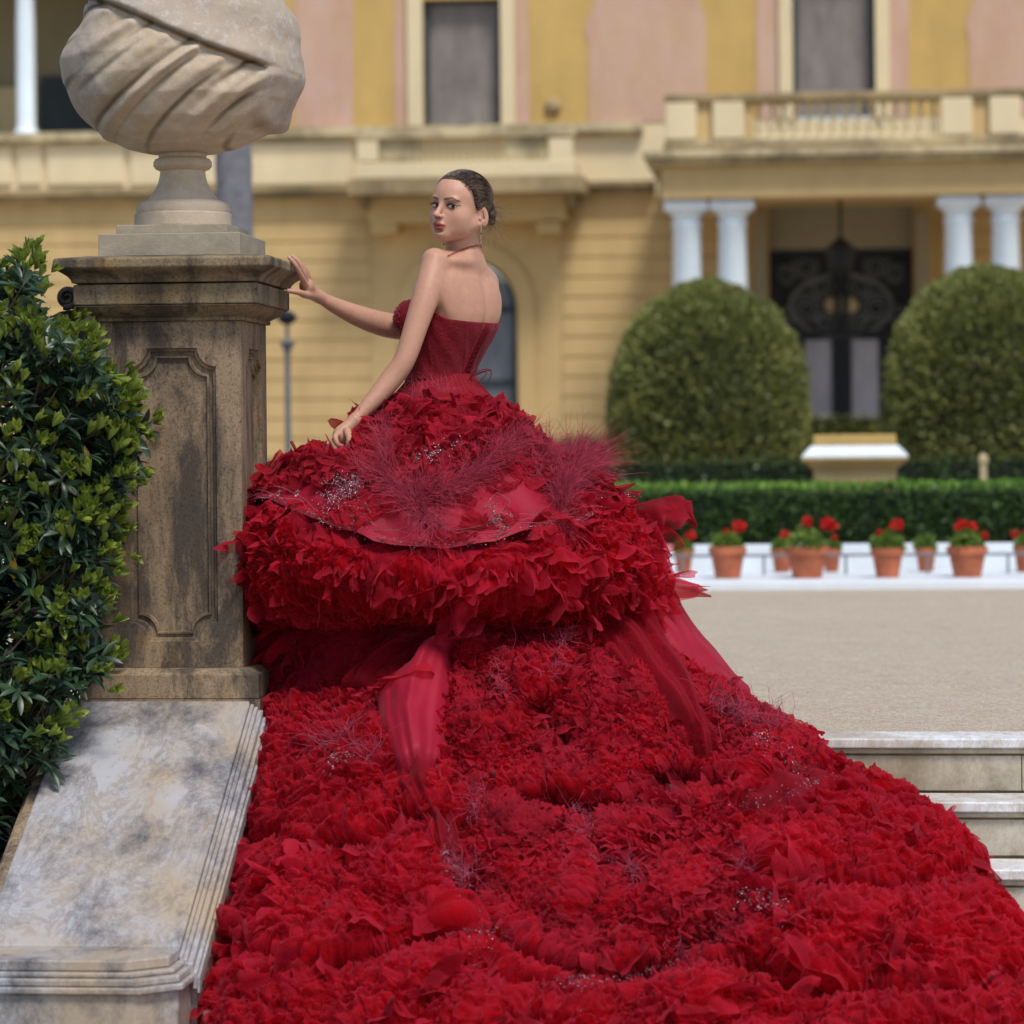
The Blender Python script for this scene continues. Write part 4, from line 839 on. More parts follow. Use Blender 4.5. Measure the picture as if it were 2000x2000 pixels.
def build_head(g):
    e = lambda f, l, u, rf, rl, ru, k=.01, mode='add', yaw=0, pitch=0: g.ell(hp(f, l, u), np.array([rf, rl, ru]) * HS, hrot(yaw, pitch), k, mode)
    e(-.014, 0, .030, .098, .073, .076)                        # cranium
    e(.029, 0, .024, .066, .064, .068, .02)                    # forehead
    e(.026, 0, -.026, .063, .065, .068, .02)                   # face mass
    e(.062, 0, -.054, .038, .040, .037, .03)                   # muzzle
    for s in (-1, 1):
        g.cone(hp(-.004, s * .053, -.050), hp(.074, s * .014, -.084), .018 * HS, .015 * HS, .03)      # jaw
        e(.056, s * .041, -.030, .024, .023, .024, .025); e(.046, s * .036, -.058, .024, .020, .026, .03)       # cheek
        e(.078, s * .026, .022, .013, .024, .0085, .012)       # brow
    e(.083, 0, -.083, .0185, .019, .015, .018)                 # chin
    for s in (-1, 1): e(.0955, s * .031, .001, .0120, .0175, .0115, .012, 'cut')
    for s in (-1, 1): e(.0695, s * .0305, .000, .0140, .0175, .0135, .004)  # lids
    g.cone(hp(.087, 0, .012), hp(.112, 0, -.024), .0065 * HS, .0080 * HS, .010)   # nose bridge
    e(.1150, 0, -.0275, .0090, .0095, .0080, .007)
    for s in (-1, 1): e(.1040, s * .0110, -.0305, .0088, .0060, .0062, .005); e(.1100, s * .0060, -.0362, .0045, .0032, .004, .002, 'cut')
    e(.0990, 0, -.0480, .008, .013, .010, .012)                # philtrum
    e(.1025, 0, -.0545, .0075, .0200, .0060, .006)             # upper lip
    e(.1000, 0, -.0655, .0085, .0175, .0072, .006)             # lower lip
    e(.1105, 0, -.0597, .0055, .0145, .0012, .0015, 'cut')      # slightly parted
    e(.099, 0, -.0755, .005, .015, .004, .008, 'cut')
    for s in (-1, 1):                                          # ears
        e(-.018, s * .0745, -.025, .0185, .0055, .0315, .004, yaw=-s * .35, pitch=-.22)
        e(-.016, s * .081, -.019, .0105, .0050, .0185, .003, 'cut', yaw=-s * .35, pitch=-.22)
        e(-.012, s * .080, -.031, .007, .006, .008, .003, 'cut')
        e(-.004, s * .0735, -.032, .0045, .005, .006, .003)
        e(-.0165, s * .0800, -.017, .0035, .0030, .0135, .003, yaw=-s * .3, pitch=-.22)
        e(-.006, s * .0720, -.0490, .0075, .0045, .0085, .004)
def arm_pts(L): return [at(x, y, Y) for x, y, Y, r in L], [r for x, y, Y, r in L]
LARM = [(848, 514, 10.42, .041), (834, 570, 10.375, .0435), (814, 632, 10.34, .0385), (791, 700, 10.31, .0345), (766, 738, 10.30, .0350), (730, 781, 10.27, .0285), (692, 822, 10.235, .0190)]
RARM = [(938, 556, 10.64, .046), (850, 618, 10.66, .041), (800, 639, 10.64, .0395), (752, 634, 10.60, .0400), (702, 618, 10.545, .0345), (655, 597, 10.495, .0255), (622, 579, 10.46, .0185)]
g = Grid(at(540, 925, 10.6) - [0.0, .5, 0], at(1000, 322, 10.6) + [0, .35, 0], VOX)
g.op(TC[0] - [.3, .3, 0], TC[-1] + [.3, .3, .01], torso_sdf, .02)
g.ell(at(893, 512, 10.49), np.array([.055, .085, .030]), np.stack([FW, AX, U3]), .03)        # trapezius
g.cone(at(912, 520, 10.55), at(897, 455, 10.52), .056, .0525, .03)                          # neck
g.cone(at(905, 525, 10.53), at(848, 505, 10.43), .038, .030, .03); g.cone(at(918, 530, 10.56), at(944, 550, 10.63), .036, .034, .03)
g.ell(at(878, 575, 10.42), np.array([.020, .045, .062]), np.stack([FW, AX, U3]), .03)        # near shoulder blade
g.ell(at(958, 590, 10.56), np.array([.016, .040, .058]), np.stack([FW, AX, U3]), .03)
for nm_ in (LARM, RARM): P_, r_ = arm_pts(nm_); g.chain(P_, r_, .024)
for s in (-1, 1): g.ell(at(866, 622, BY) + FW * .072 + AX * s * .068, (.058, .062, .058), None, .03)   # bust
# right hand on the cap
def fing(pts, rad, k=.003): g.chain([at(*p) for p in pts], rad, k, 4)
g.chain([at(622, 579, 10.46), at(606, 567, 10.435), at(597, 557, 10.41)], [.019, .021, .019], .012)
g.ell(at(600, 561, 10.42), (.022, .030, .026), None, .012); g.cone(at(612, 578, 10.44), at(600, 576, 10.405), .015, .012, .01)
fing([(596, 556, 10.385), (589, 541, 10.35), (580, 523, 10.325), (572, 511, 10.315), (565, 503, 10.315)], [.0105, .0092, .0082, .0074, .0062])
fing([(598, 554, 10.405), (593, 537, 10.375), (585, 519, 10.355), (578, 508, 10.345), (572, 501, 10.345)], [.0105, .0092, .0082, .0074, .0060])
fing([(601, 553, 10.425), (598, 537, 10.40), (590, 521, 10.385), (584, 512, 10.378), (579, 506, 10.375)], [.0100, .0086, .0078, .0070, .0058])
fing([(604, 554, 10.44), (603, 541, 10.425), (598, 528, 10.412), (593, 520, 10.405), (589, 515, 10.40)], [.0092, .0078, .0070, .0062, .0052])
fing([(606, 576, 10.425), (594, 575, 10.385), (584, 571, 10.36), (573, 569, 10.35), (563, 568, 10.345)], [.0135, .0118, .0100, .0090, .0070])
# left hand gathering the skirt
g.chain([at(692, 822, 10.235), at(676, 837, 10.22), at(664, 850, 10.21)], [.0205, .0215, .020], .012)
g.ell(at(667, 851, 10.215), (.026, .028, .030), None, .012)
for i, (a, b_, c_, d_) in enumerate((((664, 846), (655, 853), (660, 868), (671, 872)), ((659, 852), (651, 863), (658, 880), (669, 884)), ((657, 860), (649, 873), (655, 890), (665, 894)), ((656, 868), (648, 882), (652, 899), (660, 903)))):
    y0 = 10.185 + .004 * i
    fing([(a[0], a[1], y0 + .02), (b_[0], b_[1], y0 - .012), (c_[0], c_[1], y0 - .018), (d_[0], d_[1], y0 + .004)], [.0105 - .0006 * i, .0092 - .0006 * i, .0078 - .0005 * i, .0066 - .0005 * i], .0025)
fing([(678, 842, 10.19), (682, 855, 10.165), (681, 867, 10.16), (677, 876, 10.17)], [.0125, .0105, .0090, .0070])
build_head(g)
SV, SF = g.mesh()
# skin colours with painted light and shade: lips, brows, lash line, cheeks, nails
q = (SV - HC) @ HA.T / HS; f_, l_, u_ = q[:, 0], q[:, 1], q[:, 2]
skin = np.tile([0.475, 0.262, 0.176, 1.0], (len(SV), 1))
def paint(mask, c):
    m = np.clip(mask, 0, 1)[:, None]; skin[:, :3] = skin[:, :3] * (1 - m) + np.array(c) * m
g_ = lambda x, s: np.exp(-(x / s) ** 2)
fr = f_ > .03
paint(.45 * (np.linalg.norm(q - np.array([.02, 0, -.01]), axis=1) < .135) * np.clip((u_ + .13) * 30, 0, 1), (.60, .345, .25))  # face lightened: the brighter light on it is painted into the skin
for s in (-1, 1): paint(.35 * g_(l_ - s * .045, .02) * g_(u_ + .035, .018) * fr, (.42, .165, .11))
paint(.35 * g_(l_, .014) * g_(u_ + .04, .012) * (f_ > .09), (.42, .17, .12))
lipc = (np.sqrt((l_ / .0240) ** 2 + ((u_ + .0597) / np.where(u_ > -.0597, .0112 - .0025 * g_(l_, .004), .0135)) ** 2)); paint(np.clip((1.06 - lipc) * 6, 0, 1) * (f_ > .078), (.34, .085, .07))
paint(np.clip((1.0 - np.sqrt((l_ / .014) ** 2 + ((u_ + .0597) / .0017) ** 2)) * 3, 0, 1) * (f_ > .08), (.06, .012, .012))  # shade in the gap between the lips painted dark
for s in (-1, 1):
    xx = s * l_; by = .0205 + .0055 * np.clip((xx - .012) / .022, 0, 1) - .007 * np.clip((xx - .036) / .014, 0, 1.3) ** 1.5
    paint(np.clip(1.25 - np.abs(u_ - by) / np.clip(.0046 - .05 * (xx - .012), .0026, .0046), 0, 1) * (xx > .011) * (xx < .053) * fr * .95, (.060, .032, .024))
    ey = np.sqrt(((xx - .0305) / .0172) ** 2 + ((u_ - .000) / .0088) ** 2)
    paint(.35 * np.clip(1.8 - ey, 0, 1) * fr, (.22, .09, .065)); paint(np.clip(1.07 - ey, 0, 1) * 4 * fr * np.where(u_ > .001, 1.0, .25), (.06, .028, .024))
    paint(np.clip(1.2 - np.abs(u_ - .0035 - .15 * (xx - .045)) / .0022, 0, 1) * (xx > .040) * (xx < .054) * fr, (.03, .015, .012))
    paint(.9 * g_(np.hypot(xx - .0060, u_ + .0362), .0035) * (f_ > .095), (.12, .04, .03))  # shade inside the nostrils painted dark
    paint(.5 * g_(np.hypot(f_ + .006, u_ + .004), .010) * (np.abs(l_) > .066), (.28, .10, .06))
for tip in ((563, 566.5, 10.335), (563.5, 502, 10.308), (570.5, 500, 10.338)): paint(1.5 * g_(np.linalg.norm(SV - at(*tip), axis=1), .006), (.50, .32, .29))
paint(.25 * g_(np.linalg.norm(SV - at(789, 712, 10.33), axis=1), .04), (.38, .16, .11))
t = NT('skin'); ca = t.new('ShaderNodeAttribute', attribute_name='tint'); n = t.noise(60, 5, 0.6)
col = t.mix(0.4, ca.outputs['Color'], t.mix(1.0, ca.outputs['Color'], t.ramp(n, [(0.3, (0.82, 0.72, 0.66, 1)), (0.7, (1.12, 1.08, 1.05, 1))]), 'MULTIPLY'))
t.bump(t.noise(420, 3, 0.7), 0.12, 0.001); t.done(col, 0.52, 0.35)
t.b.inputs['Subsurface Weight'].default_value = 0.14; t.b.inputs['Subsurface Radius'].default_value = (0.012, 0.004, 0.002); t.b.inputs['Subsurface Scale'].default_value = 1.0
M['skin'] = t.m
WO = at(870, 1420, 10.5); WO[2] = 0.0
person = empty('person', WO, 0, 'woman in strapless red gown looking back over her shoulder, one hand on the pillar', 'person')
def rel(V): return np.asarray(V) - WO
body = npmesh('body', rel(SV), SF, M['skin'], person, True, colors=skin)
# eyes
M['eye_white'] = plain('eye_white', (0.60, 0.56, 0.54, 1), 0.03, 5, 0.35, 0); M['iris'] = plain('grey_green_iris', (0.045, 0.050, 0.036, 1), 0.5, 300, 0.4, 0); M['pupil'] = plain('pupil', (0.004, 0.004, 0.004, 1), 0, 5, 0.08, 0); M['lash'] = plain('dark_lashes', (0.012, 0.008, 0.006, 1), 0, 5, 0.7, 0)
look = unit(CAMP - HC)
for s in (-1, 1):
    c = hp(.0745, s * .0305, .0005); m = MB()
    wax = hrot(s * .25); A_ = np.stack([wax[0], wax[1], wax[2]]).T
    m.ball(rel(c), (.0135 * HS, .0152 * HS, .0064 * HS), 20, 14, rot=A_); eye = m.build('eye', M['eye_white'], person, smooth=True)
    gz_ = unit(look + 0.12 * hF3 + .10 * hL2); loc_ = wax @ gz_; pc = c + gz_ * (.97 / np.linalg.norm(loc_ / np.array([.0135, .0152, .0064]))) * HS * 1.0
    x_ = unit(np.cross(gz_, U3)); y_ = np.cross(x_, gz_); Rm = np.stack([x_, -y_ * -1, gz_]).T
    m = MB(); m.ball(rel(pc), (.0056 * HS, .0056 * HS, .0014), 16, 8, rot=Rm); m.build('iris', M['iris'], eye, smooth=True)
    m = MB(); m.ball(rel(pc + gz_ * .0012), (.0024, .0024, .0008), 12, 6, rot=Rm); m.build('pupil', M['pupil'], eye, smooth=True)
    m = MB()
    up_ = [hp(.0880 - .22 * ((x - .0305) ** 2) / .03 * 1.6, s * x, .0012 + .0066 * math.cos((x - .0305) / .0150 * 1.45)) for x in np.linspace(.0175, .0455, 10)]
    m.tube([rel(p) for p in up_], [.0008] + [.0016] * 8 + [.0014], 6)
    for i, x in enumerate(np.linspace(.022, .047, 13)):
        b0 = hp(.0885 - .22 * ((x - .0305) ** 2) / .03 * 1.6, s * x, .0010 + .0066 * math.cos((x - .0305) / .0150 * 1.45)); 
        m.tube([rel(b0), rel(b0 + (hF3 * .004 + hL2 * s * (x - .028) * .25 + hU3 * .002)), rel(b0 + (hF3 * .0065 + hL2 * s * (x - .026) * .45 + hU3 * .0055))], [.0006, .0004, .0002], 3)
    m.build('lashes', M['lash'], eye)
# hair: slicked back cap, individual locks, knot and flyaways
def hcap_sdf(P):
    q = (P - HC) @ HA.T / HS; f, l, u = q[..., 0], q[..., 1], q[..., 2]; al = np.abs(l)
    e1 = lambda c, r: (np.sqrt(((f - c[0]) / r[0]) ** 2 + (l / r[1]) ** 2 + ((u - c[1]) / r[2]) ** 2) - 1) * min(r)
    d = np.minimum(e1((-.015, .030), (.1035, .0785, .0815)), e1((.024, .026), (.0705, .0680, .0735)))
    hl = np.interp(u, [-.09, -.06, -.048, -.014, -.004, .014, .036, .054, .072, .090, .2], [-.09, -.062, -.055, -.020, .010, .022, .028, .034, .046, .070, .2])
    hl = hl + .012 * np.exp(-(al / .03) ** 2) * (u > .05)
    return np.maximum(d, (f - hl) * .8) * HS
gh = Grid(HC - [.16, .16, .13], HC + [.16, .16, .15], 0.0022); gh.op(HC - [.16, .16, .13], HC + [.16, .16, .15], hcap_sdf, .004)
def bun(f, l, u, r): gh.ell(hp(f, l, u), np.array(r) * HS, HA, .006)
BC = (-.106, .020, -.018)
for i in range(7):
    a = i * 0.9; bun(BC[0] + .004 * math.sin(a * 2), BC[1] + .017 * math.cos(a), BC[2] + .025 * math.sin(a), (.020, .013, .014))
bun(*BC, (.023, .021, .028))
HV, HF_ = gh.mesh()
t = NT('brown_hair'); v = t.mapv((1, 1, 1)); n = t.noise(90, 5, .7, t.mapv((1, 1, 3.5))); n2 = t.noise(9, 4, .6)
col = t.mix(t.ramp(n2, [(.35, 0), (.7, .6)]), t.ramp(n, [(0.3, (0.030, 0.020, 0.017, 1)), (0.6, (0.075, 0.050, 0.040, 1)), (0.75, (0.13, 0.09, 0.07, 1))]), (0.10, 0.062, 0.042, 1))
t.bump(n, .35, .002); M['hair'] = t.done(col, 0.6, 0.25)
M['hair_light'] = plain('pale_hair_strand', (0.30, 0.22, 0.165, 1), .5, 40, .4, 0); M['hair_dark'] = plain('dark_hair_strand', (0.065, 0.044, 0.036, 1), .5, 40, .35, 0)  # paler and darker strands, mixed at random
hair = npmesh('hair', rel(HV), HF_, M['hair'], person, True)
def skull(p):                # push local point onto the hair cap
    f, l, u = p; c = np.array([-.010, 0, .030]); d = np.array([f, l, u]) - c; r = np.array([.1010, .0790, .0825]); return c + d / np.linalg.norm(d / r) * 1.012
hr = np.random.default_rng(3); hmb = {0: MB(), 1: MB()}
for i in range(1300):
    s = hr.choice([-1, 1], p=[.45, .55]); tt0 = hr.uniform(0, 1)
    u0 = np.interp(tt0, [0, .35, .7, 1], [.096, .080, .036, -.008]); f0 = np.interp(tt0, [0, .35, .7, 1], [.062 , .054, .030, .006]); l0 = np.interp(tt0, [0, .35, .7, 1], [.002, .035, .068, .075])
    bk_ = hr.uniform(0, .11) if i % 2 else hr.uniform(-.004, .02); p0 = np.array([f0 - bk_, s * l0 * (1 - .3 * (bk_ > .06)), u0 + .01 * (bk_ > .03)]) + hr.normal(size=3) * .002; p1 = np.array(BC) + hr.normal(size=3) * .010; P_ = []
    mid_up = np.interp(tt0, [0, 1], [.02, -.002])
    for k in np.linspace(0, 1, 12):
        c_ = np.array([-.010, 0, .030]); d0_ = unit(p0 - c_); d1_ = unit(p1 - c_); p = c_ + .1 * unit(d0_ * (1 - k) + d1_ * k + math.sin(k * math.pi) * np.array([-.1, s * .75 * tt0, 1.0 * (1 - tt0) ** 1.2]))
        if k >= .93: p = p0 * (1 - k) + p1 * k
        if k < .93: p = skull(p)
        P_.append(rel(hp(*p)) + hr.normal(size=3) * .0003)
    hmb[int(hr.uniform() < .25)].tube(P_, [.0006] * 11 + [.0003], 3)
hmb[0].build('hair_lock', M['hair_dark'], hair, kind='stuff'); hmb[1].build('hair_lock', M['hair_light'], hair, kind='stuff')
fm_ = MB(); bc_ = {0: MB(), 1: MB()}
for i in range(130):         # coiled strands of the knot
    r0 = hr.uniform(.010, .031); a0 = hr.uniform(0, 6.28); tl = hr.uniform(-.35, .35); P_ = []
    for k in np.linspace(0, 1, 12): a = a0 + k * hr.uniform(2.5, 2.6); rr = r0 * (1 - .25 * k); P_.append(rel(hp(BC[0] - .021 * math.cos(r0 / .031 * 1.3) - .003, BC[1] + rr * .85 * math.cos(a) + tl * .004, BC[2] + rr * math.sin(a) * 1.05)))
    bc_[int(hr.uniform() < .4)].tube(P_, [.0010] * 12, 4)
bc_[0].build('knot_strand', M['hair_dark'], hair, kind='stuff'); bc_[1].build('knot_strand', M['hair_light'], hair, kind='stuff')
for i in range(230):         # loose wisps of the knot
    a = hr.uniform(0, 6.28); b0 = np.array(BC) + np.array([-.012, .017 * math.cos(a), .022 * math.sin(a)]); d = unit(np.array([-.6, .3 + .7 * math.cos(a), .8 * math.sin(a) - .35]) + hr.normal(size=3) * .4); L = hr.uniform(.015, .048); cv = hr.normal(size=3) * .5
    fm_.tube([rel(hp(*(b0 + d * L * k + cv * L * k * k + np.array([0, 0, -.5 * L * k * k])))) for k in np.linspace(0, 1, 7)], [.0005 * (1 - .6 * k) for k in np.linspace(0, 1, 7)], 3)
for i in range(46):          # nape
    b0 = np.array([-.045 - hr.uniform(0, .03), .052 - hr.uniform(0, .02), -.045]); d = unit(np.array([-.3, .25, -.8]) + hr.normal(size=3) * .35); L = hr.uniform(.015, .045); cv = hr.normal(size=3) * .6
    fm_.tube([rel(hp(*(b0 + d * L * k + cv * L * k * k))) for k in np.linspace(0, 1, 6)], [.0004] * 6, 3)
M['hair_wisp'] = plain('blond_wisp', (0.34, 0.24, 0.16, 1), .4, 40, .4, 0)
fm_.build('loose_wisps', M['hair_wisp'], hair, kind='stuff')
# jewellery
t = NT('red_crystal'); t.done((0.26, 0.003, 0.006, 1), 0.15, 0.6); t.b.inputs['Coat Weight'].default_value = 0.6; M['crystal'] = t.m
t = NT('silver'); t.done((0.7, 0.68, 0.66, 1), 0.2, 0.5); t.b.inputs['Metallic'].default_value = 1; M['silver'] = t.m
nb = MB()
pjx = 1000 + (SV[:, 0] / SV[:, 1] * FPX) ; pjy = 880 - (SV[:, 2] - CAMZ) / SV[:, 1] * FPX   # beads laid on the skin of the neck, front and back
k_ = np.linspace(0, 1, 22); nx = np.interp(k_, [0, .3, .6, .85, 1], [876, 898, 918, 934, 944]); ny_ = np.interp(k_, [0, .3, .6, .85, 1], [499, 489, 482, 479, 485])
def undo(x, y): x -= 1000; y -= 880; return 1000 + x - y * ROLL, 880 + y + x * ROLL
for back in (0, 1):
    for x, y in zip(nx, ny_):
        ux_, uy_ = undo(x, y + (0 if not back else 4)); m = (np.abs(pjx - ux_) < 2.6) & (np.abs(pjy - uy_) < 2.6)
        if not m.any(): continue
        c_ = SV[m]; Yc = c_[:, 1].min() if not back else c_[:, 1].max(); p = at(x, y, Yc) + np.array([0, (-.0015 if not back else .0015), 0]); nb.ball(rel(p), .0030, 7, 5)
nb.build('necklace', M['crystal'], person)
def earring(base, nm='earring'):
    m = MB(); m.tube([rel(base), rel(base - U3 * .020)], .0007, 5); m.tube([rel(base + [.002, 0, 0]), rel(base - U3 * .020 + [.0015, 0, 0])], .0006, 5); o = m.build(nm, M['silver'], person)
    m = MB(); m.ball(rel(base - U3 * .024), .0030, 8, 6); m.ball(rel(base - U3 * .062), (.0027, .0027, .0045), 8, 6); m.build('ruby_bead', M['crystal'], o)
    m = MB()
    for k in range(10): m.ball(rel(base - U3 * (.029 + k * .003)), .0012, 6, 4)
    m.build('chain', M['silver'], o)
earring(hp(-.004, .0785, -.054)); earring(at(866, 439, 10.47))
# bodice cut from the same torso
def bod_sdf(P):
    d = torso_sdf(P) - .0075
    for s in (-1, 1):
        c = at(866, 624, BY) + FW * .072 + AX * s * .066; e_ = np.linalg.norm((P - c) / np.array([1, 1, 1.0]), axis=-1) - .066; h = np.clip(.5 + .5 * (d - e_) / .03, 0, 1); d = d * (1 - h) + e_ * h - .03 * h * (1 - h)
    q = P - at(900, 636, BY); v = q @ FW; u = q @ AX; an_ = np.arctan2(v * 1.5, u); d = d + .0016 * np.sin(an_ * 9 + q[..., 2] * 22) * np.sin(q[..., 2] * 31 + an_ * 3) - .0014 * (np.abs(np.sin(an_ * 3.0 + .4)) < .06)
    zt = np.interp(v, [-.12, -.05, .03, .07, .15], [-.008, .006, .046, .088, .080]) - .010 * np.clip(u / .1, -1, 1) * (v < 0) * 0 + .010
    return np.maximum(np.maximum(d, q[..., 2] - zt), -(P[..., 2] - at(860, 742, BY)[2]))
gb = Grid(at(740, 760, 10.6) - [0, .3, 0], at(1000, 560, 10.6) + [0, .3, 0], .003); gb.op(gb.lo + .02, gb.lo + gb.n * gb.h - .02, bod_sdf, .004)
BV, BF = gb.mesh()
# ------------------------------------------------------------------ gown
def cloth(name, a, b, rough=0.75, trans=0.3, transp=0.0, sheen=0.3, sc=9, edge=0.0, crease=.35):
    t = NT(name); n = t.noise(sc, 5, .65); at_ = t.new('ShaderNodeAttribute', attribute_name='tint'); sp = t.new('ShaderNodeSeparateColor'); t.l.new(at_.outputs['Color'], sp.inputs[0])
    f = n
    if edge:
        ad = t.new('ShaderNodeMath', operation='MULTIPLY_ADD'); t.l.new(sp.outputs[1], ad.inputs[0]); ad.inputs[1].default_value = .5; t.l.new(n, ad.inputs[2]); sb = t.new('ShaderNodeMath', operation='SUBTRACT'); t.l.new(ad.outputs[0], sb.inputs[0]); sb.inputs[1].default_value = .25; f = sb.outputs[0]
    col = t.ramp(f, [(.25, a), (.75, b)])
    if edge: col = t.mix(t.mix(1.0, sp.outputs[0], (edge, edge, edge, 1), 'MULTIPLY'), col, (.60, .022, .05, 1))      # the turned hem shows double and paler
    w_ = t.noise(34, 4, .6, t.mapv((1, 1, 1)), 1.5); rg = t.ramp(w_, [(.40, 0.0), (.5, 1.0), (.60, 0.0)]); b1 = t.bump(rg, crease, .004); t.bump(t.noise(220, 3, .7), .25, .0015, b1)
    t.done(col, rough, .25); t.b.inputs['Sheen Weight'].default_value = sheen; t.b.inputs['Sheen Tint'].default_value = (1, .30, .38, 1); t.b.inputs['Sheen Roughness'].default_value = .35
    last = t.b.outputs[0]
    if trans:
        tr = t.new('ShaderNodeBsdfTranslucent'); t.l.new(col, tr.inputs[0]); mx = t.new('ShaderNodeMixShader'); mx.inputs[0].default_value = trans; t.l.new(last, mx.inputs[1]); t.l.new(tr.outputs[0], mx.inputs[2]); last = mx.outputs[0]
    if transp:
        lw = t.new('ShaderNodeLayerWeight'); lw.inputs[0].default_value = .5; tp = t.new('ShaderNodeBsdfTransparent'); tp.inputs[0].default_value = (1.0, 0.40, 0.44, 1)
        mm = t.new('ShaderNodeMath', operation='MULTIPLY_ADD'); t.l.new(lw.outputs['Facing'], mm.inputs[0]); mm.inputs[1].default_value = -transp; mm.inputs[2].default_value = transp
        mx = t.new('ShaderNodeMixShader'); t.l.new(mm.outputs[0], mx.inputs[0]); t.l.new(last, mx.inputs[1]); t.l.new(tp.outputs[0], mx.inputs[2]); last = mx.outputs[0]
    t.l.new(last, t.out.inputs[0]); return t.m
M['velvet'] = cloth('wine_velvet', (.10, .0016, .006, 1), (.21, .0035, .013, 1), .75, 0, 0, .3, 14, 0, .4)
M['lining'] = cloth('deep_red_lining', (.16, .003, .009, 1), (.26, .005, .015, 1), .85, 0, 0, .1, 6)
M['satin'] = cloth('rose_red_organza', (.26, .004, .020, 1), (.36, .008, .030, 1), .6, .1, 0, .2, 4, 0, .15)
M['tulle'] = cloth('red_tulle', (.27, .0022, .014, 1), (.50, .0055, .028, 1), .8, .30, .62, .15, 8, .5)
M['tulle_fine'] = cloth('crimson_tulle', (.23, .002, .012, 1), (.43, .005, .024, 1), .8, .28, .45, .15, 12, .4)
M['sheer'] = cloth('sheer_tulle', (.42, .006, .024, 1), (.56, .012, .036, 1), .8, .4, .90, .2, 8, .6)
M['feather'] = plain('dusty_rose_feather', (.50, .055, .095, 1), .3, 20, .6, 0)
M['feather_train'] = plain('plum_rose_feather', (.36, .055, .10, 1), .4, 20, .6, 0)
M['feather_dark'] = plain('plum_feather', (.24, .022, .055, 1), .4, 20, .6, 0)
t = NT('garnet_bead'); t.done((0.16, 0.012, 0.03, 1), 0.12, 0.9); M['garnet'] = t.m
t = NT('silver_bead'); t.done((0.55, 0.36, 0.38, 1), 0.18, 0.8); t.b.inputs['Metallic'].default_value = .9; M['bead'] = t.m
ROWS = np.array([  # row, left, right, front distance, rounding, blend to the stairs (0..1), height over the stairs
 (728, 800, 922, 10.44, .12, 0, .3), (750, 787, 940, 10.40, .14, 0, .3), (775, 765, 962, 10.34, .18, 0, .3), (810, 725, 995, 10.26, .24, 0, .3), (850, 670, 1035, 10.18, .3, 0, .3), (880, 618, 1070, 10.11, .34, 0, .3),
 (915, 545, 1120, 10.04, .4, 0, .3), (950, 505, 1160, 9.97, .46, 0, .3), (1000, 480, 1215, 9.88, .52, 0, .3), (1060, 470, 1265, 9.81, .56, 0, .3), (1110, 470, 1290, 9.79, .58, 0, .3), (1150, 472, 1300, 9.81, .56, .0, .3),
 (1185, 475, 1318, 9.86, .5, .15, .36), (1240, 470, 1360, 9.91, .45, .5, .34), (1300, 478, 1412, 9.97, .4, .9, .30), (1350, 492, 1452, 9.9, .3, 1, .28), (1400, 512, 1520, 9.8, .3, 1, .26), (1440, 515, 1600, 9.8, .3, 1, .25),
 (1480, 508, 1640, 9.7, .3, 1, .24), (1520, 498, 1690, 9.7, .3, 1, .23), (1560, 490, 1800, 9.7, .3, 1, .22), (1610, 482, 1870, 9.6, .3, 1, .21), (1660, 472, 1930, 9.5, .3, 1, .20), (1720, 458, 1940, 9.4, .3, 1, .20),
 (1780, 445, 2000, 9.3, .3, 1, .20), (1850, 428, 2050, 9.2, .3, 1, .19), (1920, 410, 2070, 9, .3, 1, .18), (2000, 405, 2040, 9, .3, 1, .17), (2080, 410, 1960, 9, .3, 1, .15), (2140, 470, 1850, 9, .3, 1, .10)], float)
RELIEF = [1.0]
VAL = [(1180, 1660, 300, 250, 0.2, 2.9, 0.136), (1150, 1480, 200, 110, 0.1, 2.6, 0.109), (1420, 1450, 170, 100, -0.4, 2.6, 0.122), (1700, 1640, 260, 120, 0.2, 2.8, 0.136), (640, 1560, 190, 120, 0.2, 2.9, 0.136), (1750, 1850, 330, 110, 0.2, 2.9, 0.136), (650, 1790, 260, 110, 0.1, 2.9, 0.136), (1180, 1350, 130, 130, 1.6, 3.1, 0.095), (1150, 1860, 250, 90, 0.2, 2.9, 0.122), (1030, 1700, 140, 150, -1.5, 0.9, 0.095)]
